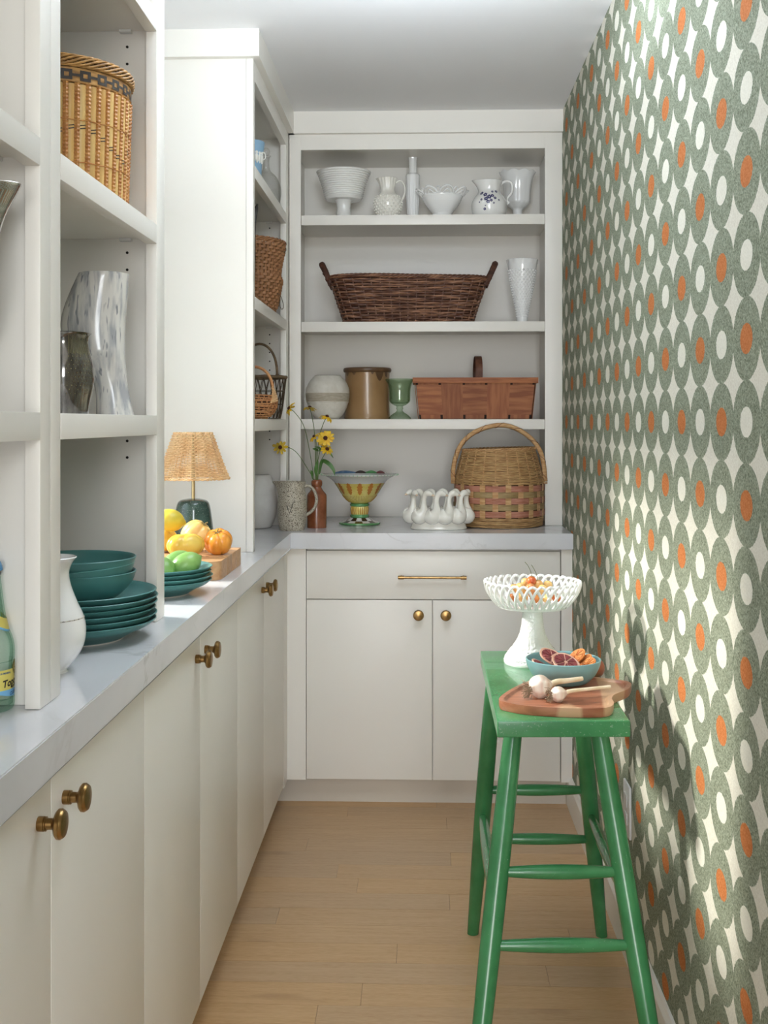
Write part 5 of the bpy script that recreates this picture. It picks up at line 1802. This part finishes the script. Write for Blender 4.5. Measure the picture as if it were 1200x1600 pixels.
# front / back: wide uprights alternating over and under one broad horizontal splint
edges = [-0.985, -0.575, -0.205, 0.195, 0.585, 0.985]
def slab(x0, x1, z0, z1, off, th, q=-1):
    vs = []
    for z in (z0, z1):
        y = q * (hd(z) + off)
        for x in (x0, x1):
            xx = sface(x, z)
            vs += [(xx, y, z), (xx, y + q * th, z)]
    o = vs
    g = G().add(o, [(0, 2, 6, 4), (1, 5, 7, 3), (0, 4, 5, 1), (2, 3, 7, 6), (4, 6, 7, 5), (0, 1, 3, 2)])
    return g
for q in (-1, 1):
    for i in range(5):
        a, b = edges[i], edges[i + 1]
        if i % 2 == 1:
            build('upright_splint', slab(a + 0.006, b - 0.006, 0.001, HS - 0.012, 0.0026, 0.0018, q), 'splint', t)
        else:
            build('cross_splint', slab(a + (0.0 if i == 0 else -0.02), b + (0.0 if i == 4 else 0.02), 0.016, HS - 0.026, 0.0004, 0.0018, q), 'splint_h', t)
            build('upright_splint', slab(a + 0.035, b - 0.035, 0.001, HS - 0.012, -0.0022, 0.0016, q), 'splint', t)
for s in (-1, 1):
    for i in range(3):
        y0, y1 = -0.098 + 0.066 * i, -0.098 + 0.066 * i + 0.062
        g = G()
        vs = []
        for z in (0.001, HS - 0.01):
            xx = s * (sface(1, z) + 0.0004)
            for y in (y0, y1):
                vs += [(xx, y * hd(z) / 0.1, z), (xx + s * 0.0018, y * hd(z) / 0.1, z)]
        g.add(vs, [(0, 2, 6, 4), (1, 5, 7, 3), (0, 4, 5, 1), (2, 3, 7, 6), (4, 6, 7, 5), (0, 1, 3, 2)])
        build('end_splint', g, 'splint', t)
g = G()
zr0, zr1 = HS - 0.020, HS
for off, th in ((0.0032, 0.0035), (-0.0065, 0.0030)):
    a1, b1 = sface(1, zr1) + off, hd(zr1) + off
    box(-a1 - th, a1 + th, -b1 - th, -b1, zr0, zr1, g)
    box(-a1 - th, a1 + th, b1, b1 + th, zr0, zr1, g)
    box(-a1 - th, -a1, -b1, b1, zr0, zr1, g)
    box(a1, a1 + th, -b1, b1, zr0, zr1, g)
build('rim', g, 'splint_h', t, bevel=0.0008)
hp = [(0.014, -0.1195, 0.03), (0.014, -0.121, HS - 0.01)] + [(0.014, -0.121 * cos(pi * i / 20), HS + 0.083 * sin(pi * i / 20) ** 0.75) for i in range(1, 20)] + [(0.014, 0.121, HS - 0.01), (0.014, 0.1195, 0.03)]
g = G()
rings = []
for x, y, z in hp:
    s = 1 if z < HS else 1
    rings.append([(x - 0.0125, y * 0.992, z * 0.994), (x + 0.0125, y * 0.992, z * 0.994), (x + 0.0125, y, z), (x - 0.0125, y, z)])
# keep the strap inside the front splints below the rim
rings = [[(px_, (py_ if pz_ > HS else py_ * 0.868), pz_) for px_, py_, pz_ in r_] for r_ in rings]
loft(rings, g=g)
build('handle', g, 'splint_d', t, smooth=50)

# ------------------------------------------------------------------ second shelf: willow basket, hobnail vase
zb = S2 + 0.0003
wxm = (wx(514, 4.2) + wx(762, 4.2)) / 2
t = thing('basket', 'long oblong dark brown willow basket with two end handles', 'basket', (wxm, 4.268, zb))
HW = 0.168
aw = lambda z: 0.232 + 0.056 * (z / HW)
bw = lambda z: 0.105 + 0.025 * (z / HW)
rw = superell(aw, bw, 4.0)
build('weave', weave(rw, [0.006 + 0.0084 * i for i in range(19)], 44, 0.0040, 0.0033, 0.0042, 4, 6, wav=0.0022), 'willow', t, stuff=True)
build('upright', stakes(rw, [0.002, 0.05, 0.1, HW - 0.006], 44, 0.0024, 6, 0.0026), 'willow', t, stuff=True)
g = G()
for q in range(4):
    ring = []
    for i in range(260):
        x, y = rw(i / 260, HW)
        x2, y2 = rw(i / 260 + 0.002, HW)
        L = math.hypot(x2 - x, y2 - y)
        w = tau * 22 * i / 260 + tau * q / 4
        ring.append((x + (y2 - y) / L * 0.004 * cos(w), y - (x2 - x) / L * 0.004 * cos(w), HW + 0.0055 * sin(w) + 0.003 * sin(tau * i / 260 * 2)))
    sweep(ring, 0.0035, 6, True, g)
    ring = []
    for i in range(200):
        x, y = rw(i / 200, 0.0)
        ring.append((x * (1 + 0.006 * cos(q * 1.6 + i)), y * (1 + 0.006 * cos(q * 1.6 + i)), 0.005 + 0.002 * sin(i * 0.8 + q)))
    sweep(ring, 0.003, 5, True, g)
build('rim_braid', g, 'willow', t, smooth=60)
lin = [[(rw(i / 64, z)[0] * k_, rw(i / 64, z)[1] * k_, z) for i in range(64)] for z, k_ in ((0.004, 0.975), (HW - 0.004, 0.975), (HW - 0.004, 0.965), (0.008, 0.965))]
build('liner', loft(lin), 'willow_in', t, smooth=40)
for s in (-1, 1):
    g = G()
    for q in range(3):
        pts = []
        for i in range(61):
            f = i / 60
            a = pi * f
            y = -0.062 * cos(a)
            up = sin(a) ** 0.55
            cxp = s * (aw(HW) - 0.004 + 0.036 * up)
            czp = HW - 0.022 + 0.080 * up
            w = tau * 9 * f + tau * q / 3
            pts.append((cxp + 0.0056 * cos(w), y + 0.002 * sin(w), czp + 0.0056 * sin(w)))
        sweep(pts, 0.0062, 8, g=g)
    for yy in (-0.062, 0.062):
        ball((s * (aw(HW) - 0.002), yy, HW - 0.012), 0.011, 10, 8, g, sq=(1, 1, 1.3))
    build('handle', g, 'willow_d', t, smooth=60)

loc, pr = sil(816, 4.25, [(503, 8.5), (497, 8.7), (490, 9.5), (470, 13.5), (440, 19), (420, 22), (412, 23.2), (406.5, 24.6)], zb)
t = thing('vase', 'tall tapered white hobnail glass vase beside the willow basket', 'vase', loc)
g = vessel(pr, 0.003, 56, 4, wob=lambda a, z: 1 + (0.025 * cos(12 * a) if z > pr[-2][1] else 0))
build('vase_body', g, 'milk', t, smooth=60)
g = G()
for i in range(20):
    z = 0.030 + 0.0088 * i
    r = prof_r(pr, z)
    nb = 22
    for j in range(nb):
        a = tau * (j + 0.5 * (i % 2)) / nb
        ball((r * cos(a), r * sin(a), z), 0.0012 + 0.062 * r, 5, 4, g)
build('hobnail', g, 'milk', t, smooth=70, stuff=True)

# ------------------------------------------------------------------ top shelf: white pottery
zb = S1 + 0.0003
loc, pr = sil(537, 4.255, [(346, 14), (342, 13.5), (336, 12), (326, 10.5), (318, 11.5), (313.5, 14), (313, 27), (309.5, 29.5), (300, 31.5), (285, 36), (275, 40), (269.5, 42.8)], zb)
t = thing('compote', 'large ribbed white stoneware compote, leftmost on the top back shelf', 'compote', loc)
g = lathe([(p[0], p[1]) for p in pr[:6]], 64, cap1=True)
pb = pr[5:]
dense = []
for (r0, z0), (r1, z1) in zip(pb[:-1], pb[1:]):
    n = max(2, int((z1 - z0) / 0.0009) + 1)
    for i in range(n):
        f = i / n
        z = z0 + (z1 - z0) * f
        dense.append((r0 + (r1 - r0) * f + (0.0017 * sin(tau * z / 0.0074) if z > pb[2][1] else 0), z))
dense.append(pb[-1])
lathe(dense + [(pb[-1][0] - 0.002, pb[-1][1] + 0.001), (pb[-1][0] - 0.005, pb[-1][1] - 0.002), (pb[3][0] - 0.005, pb[3][1] + 0.006), (0.01, pb[2][1] + 0.006)], 64, g, cap0=True, cap1=True)
build('compote_body', g, 'white_glaze', t, smooth=50)

loc, pr = sil(606, 4.235, [(344, 13), (340, 15), (330, 20), (318, 22), (309, 19.5), (302, 13), (297, 11.2), (288, 12), (281, 13.5), (279, 14.3)], zb)
t = thing('pitcher', 'small white hobnail pitcher with ruffled neck beside the tall slim vase', 'pitcher', loc)
g = vessel(pr, 0.0025, 64, 4, wob=lambda a, z: 1 + (0.05 * cos(14 * a) * min(1, (z - pr[-4][1]) / 0.02) if z > pr[-4][1] else 0))
spout(g, pi, pr[-4][1], pr[-1][1], 0.010, 0.5)
build('pitcher_body', g, 'cream_glaze', t, smooth=60)
g = G()
for i in range(9):
    z = 0.010 + 0.0098 * i
    r = prof_r(pr, z)
    nb = 20
    for j in range(nb):
        a = tau * (j + 0.5 * (i % 2)) / nb
        ball((r * cos(a), r * sin(a), z), 0.0042, 7, 5, g)
build('hobnail', g, 'cream_glaze', t, smooth=70, stuff=True)
kk = mpp(loc[0], 4.235)
build('handle', sweep(cat([(12 * kk, 0, wz(286, *loc[:2]) - zb), (20 * kk, 0, wz(282.5, *loc[:2]) - zb), (26 * kk, 0, wz(290, *loc[:2]) - zb), (26 * kk, 0, wz(304, *loc[:2]) - zb), (20 * kk, 0, wz(316, *loc[:2]) - zb)], 6), 0.0036, 10), 'cream_glaze', t, smooth=60)

loc, pr = sil(645, 4.30, [(347, 8), (340, 8), (325, 9), (300, 10.5), (280, 11), (274, 10.7), (271.5, 7.2), (268, 6.2), (255, 6.2), (246, 7.2), (241, 8.8), (239.5, 9.2)], zb)
t = thing('vase', 'tall slim fluted white bud vase with narrow neck on the top shelf', 'vase', loc)
build('vase_body', vessel(pr, 0.002, 96, 3, wob=lambda a, z: 1 + (0.07 * abs(cos(8 * a)) if z < 0.15 else 0.02 * cos(10 * a))), 'milk', t, smooth=40)

loc, pr = sil(691, 4.225, [(345, 15), (341, 15.5), (337, 14.5), (333, 16.5), (326, 22), (318, 27.5), (310, 31), (306, 32)], zb)
t = thing('bowl', 'white milk glass bowl with open looped lace rim on the top shelf', 'bowl', loc)
dense = smooth_prof(pr, 6)
g = vessel([(r + 0.0006 * sin(z * 700), z) for r, z in dense], 0.003, 64, 1)
build('bowl_body', g, 'milk', t, smooth=60)
g = G()
zt, rt = pr[-1][1], pr[-1][0]
NA = 8
for i in range(NA):
    a0 = tau * i / NA + 0.2
    for sc, hgt, wid in ((1.0, 0.023, 0.36), (0.55, 0.011, 0.15)):
        pts = []
        for j in range(13):
            f = j / 12
            a = a0 + wid * (f - 0.5) * 2
            hh = 1 - abs(2 * f - 1)
            hh = sin(pi / 2 * hh) ** 0.8
            r = rt + 0.021 * hh * sc
            pts.append((r * cos(a), r * sin(a), zt - 0.002 + hgt * hh))
        sweep(pts, 0.0036 if sc == 1 else 0.0029, 7, g=g)
    for s in (-1, 1):
        ball(((rt + 0.019 * 0.9) * cos(a0 + 0.08 * s), (rt + 0.019 * 0.9) * sin(a0 + 0.08 * s), zt + 0.017), 0.0036, 7, 5, g)
    aa = a0 + pi / NA
    lp = [(rt + 0.009 + 0.010 * sin(w) * 0.6) for w in [tau * j / 16 for j in range(16)]]
    sweep([(lp[j] * cos(aa + 0.085 * cos(tau * j / 16)), lp[j] * sin(aa + 0.085 * cos(tau * j / 16)), zt + 0.010 + 0.009 * sin(tau * j / 16)) for j in range(16)], 0.0024, 6, True, g)
build('lace_rim', g, 'milk', t, smooth=60)

loc, pr = sil(764.5, 4.20, [(343, 19), (339, 22.5), (333, 26), (325, 27.2), (317, 26.8), (309, 23), (303, 18.5), (299, 17), (293, 17.8), (287, 19.6), (284, 20.5)], zb)
t = thing('pitcher', 'squat white pitcher painted with violet blue flowers on the top shelf', 'pitcher', loc)
g = vessel(pr, 0.003, 72, 4, wob=lambda a, z: 1 + (0.012 * abs(cos(4 * a)) if z < 0.1 else 0))
spout(g, pi * 1.0, 0.095, pr[-1][1], 0.016, 0.6, 0.004)
build('pitcher_body', g, 'white_glaze', t, smooth=60)
kk = mpp(loc[0], 4.20)
hh = lambda v: wz(v, *loc[:2]) - zb
build('handle', sweep(cat([(17 * kk, 0, hh(289)), (24 * kk, 0, hh(284)), (32 * kk, 0, hh(284)), (36 * kk, 0, hh(292)), (34.5 * kk, 0, hh(302)), (29 * kk, 0, hh(309)), (28.5 * kk, 0, hh(315)), (31 * kk, 0, hh(316)), (28 * kk, 0, hh(319)), (24.5 * kk, 0, hh(318))], 5), [0.0048] * 26 + [0.0036] * 20, 10), 'white_glaze', t, smooth=60)
g = G()
fl_pts = [(757, 308, 3.5), (752, 305, 3), (763, 312, 4), (758, 315, 3.6), (768, 310, 3), (772, 314, 2.6), (761, 320, 3.2), (766, 318, 2.5), (751, 316, 2), (774, 302.5, 2.4), (757, 326, 1.2), (756, 331, 2.4), (768, 303, 2), (748, 320, 1.4), (778, 317, 1.6), (770, 322, 1.6)]
for u, v, s in fl_pts:
    z = hh(v)
    xx = (u - 764.5) * kk
    r = prof_r(pr, z) * 1.013 + 0.0004
    a = -pi / 2 + math.asin(max(-0.98, min(0.98, xx / r)))
    for q in range(5):
        b = tau * q / 5 + u
        vs = [(a, z)]
        for j in range(6):
            w = tau * j / 6
            vs.append((a + (s * 0.55 * cos(b) + s * 0.42 * cos(w)) * kk / r, z + (s * 0.55 * sin(b) + s * 0.42 * sin(w)) * kk))
        vv = [((prof_r(pr, zz) * 1.013 + 0.0004) * cos(a_) if True else 0, (prof_r(pr, zz) * 1.013 + 0.0004) * sin(a_), zz) for a_, zz in vs[1:]]
        g.add(vv, [tuple(range(6))])
build('painted_flowers', g, 'ink_flower', t, stuff=True)

loc, pr = sil(808.5, 4.355, [(349, 13), (346, 13), (342, 9), (336, 7.5), (328, 8), (324, 13), (318, 19), (312, 20), (300, 20.5), (288, 22), (279, 24.5), (272, 28)], zb)
t = thing('vase', 'white scalloped footed vase, rightmost on the top back shelf', 'vase', loc)
zsc = pr[-1][1]
g = vessel(pr, 0.003, 96, 4, wob=lambda a, z: 1 + (0.03 * abs(cos(5 * a)) if z > 0.06 else 0))
g.v = [(x, y, z + (0.007 * abs(cos(5 * math.atan2(y, x))) * max(0, (z - zsc + 0.03) / 0.03) if z > zsc - 0.03 else 0)) for x, y, z in g.v]
build('vase_body', g, 'milk', t, smooth=50)
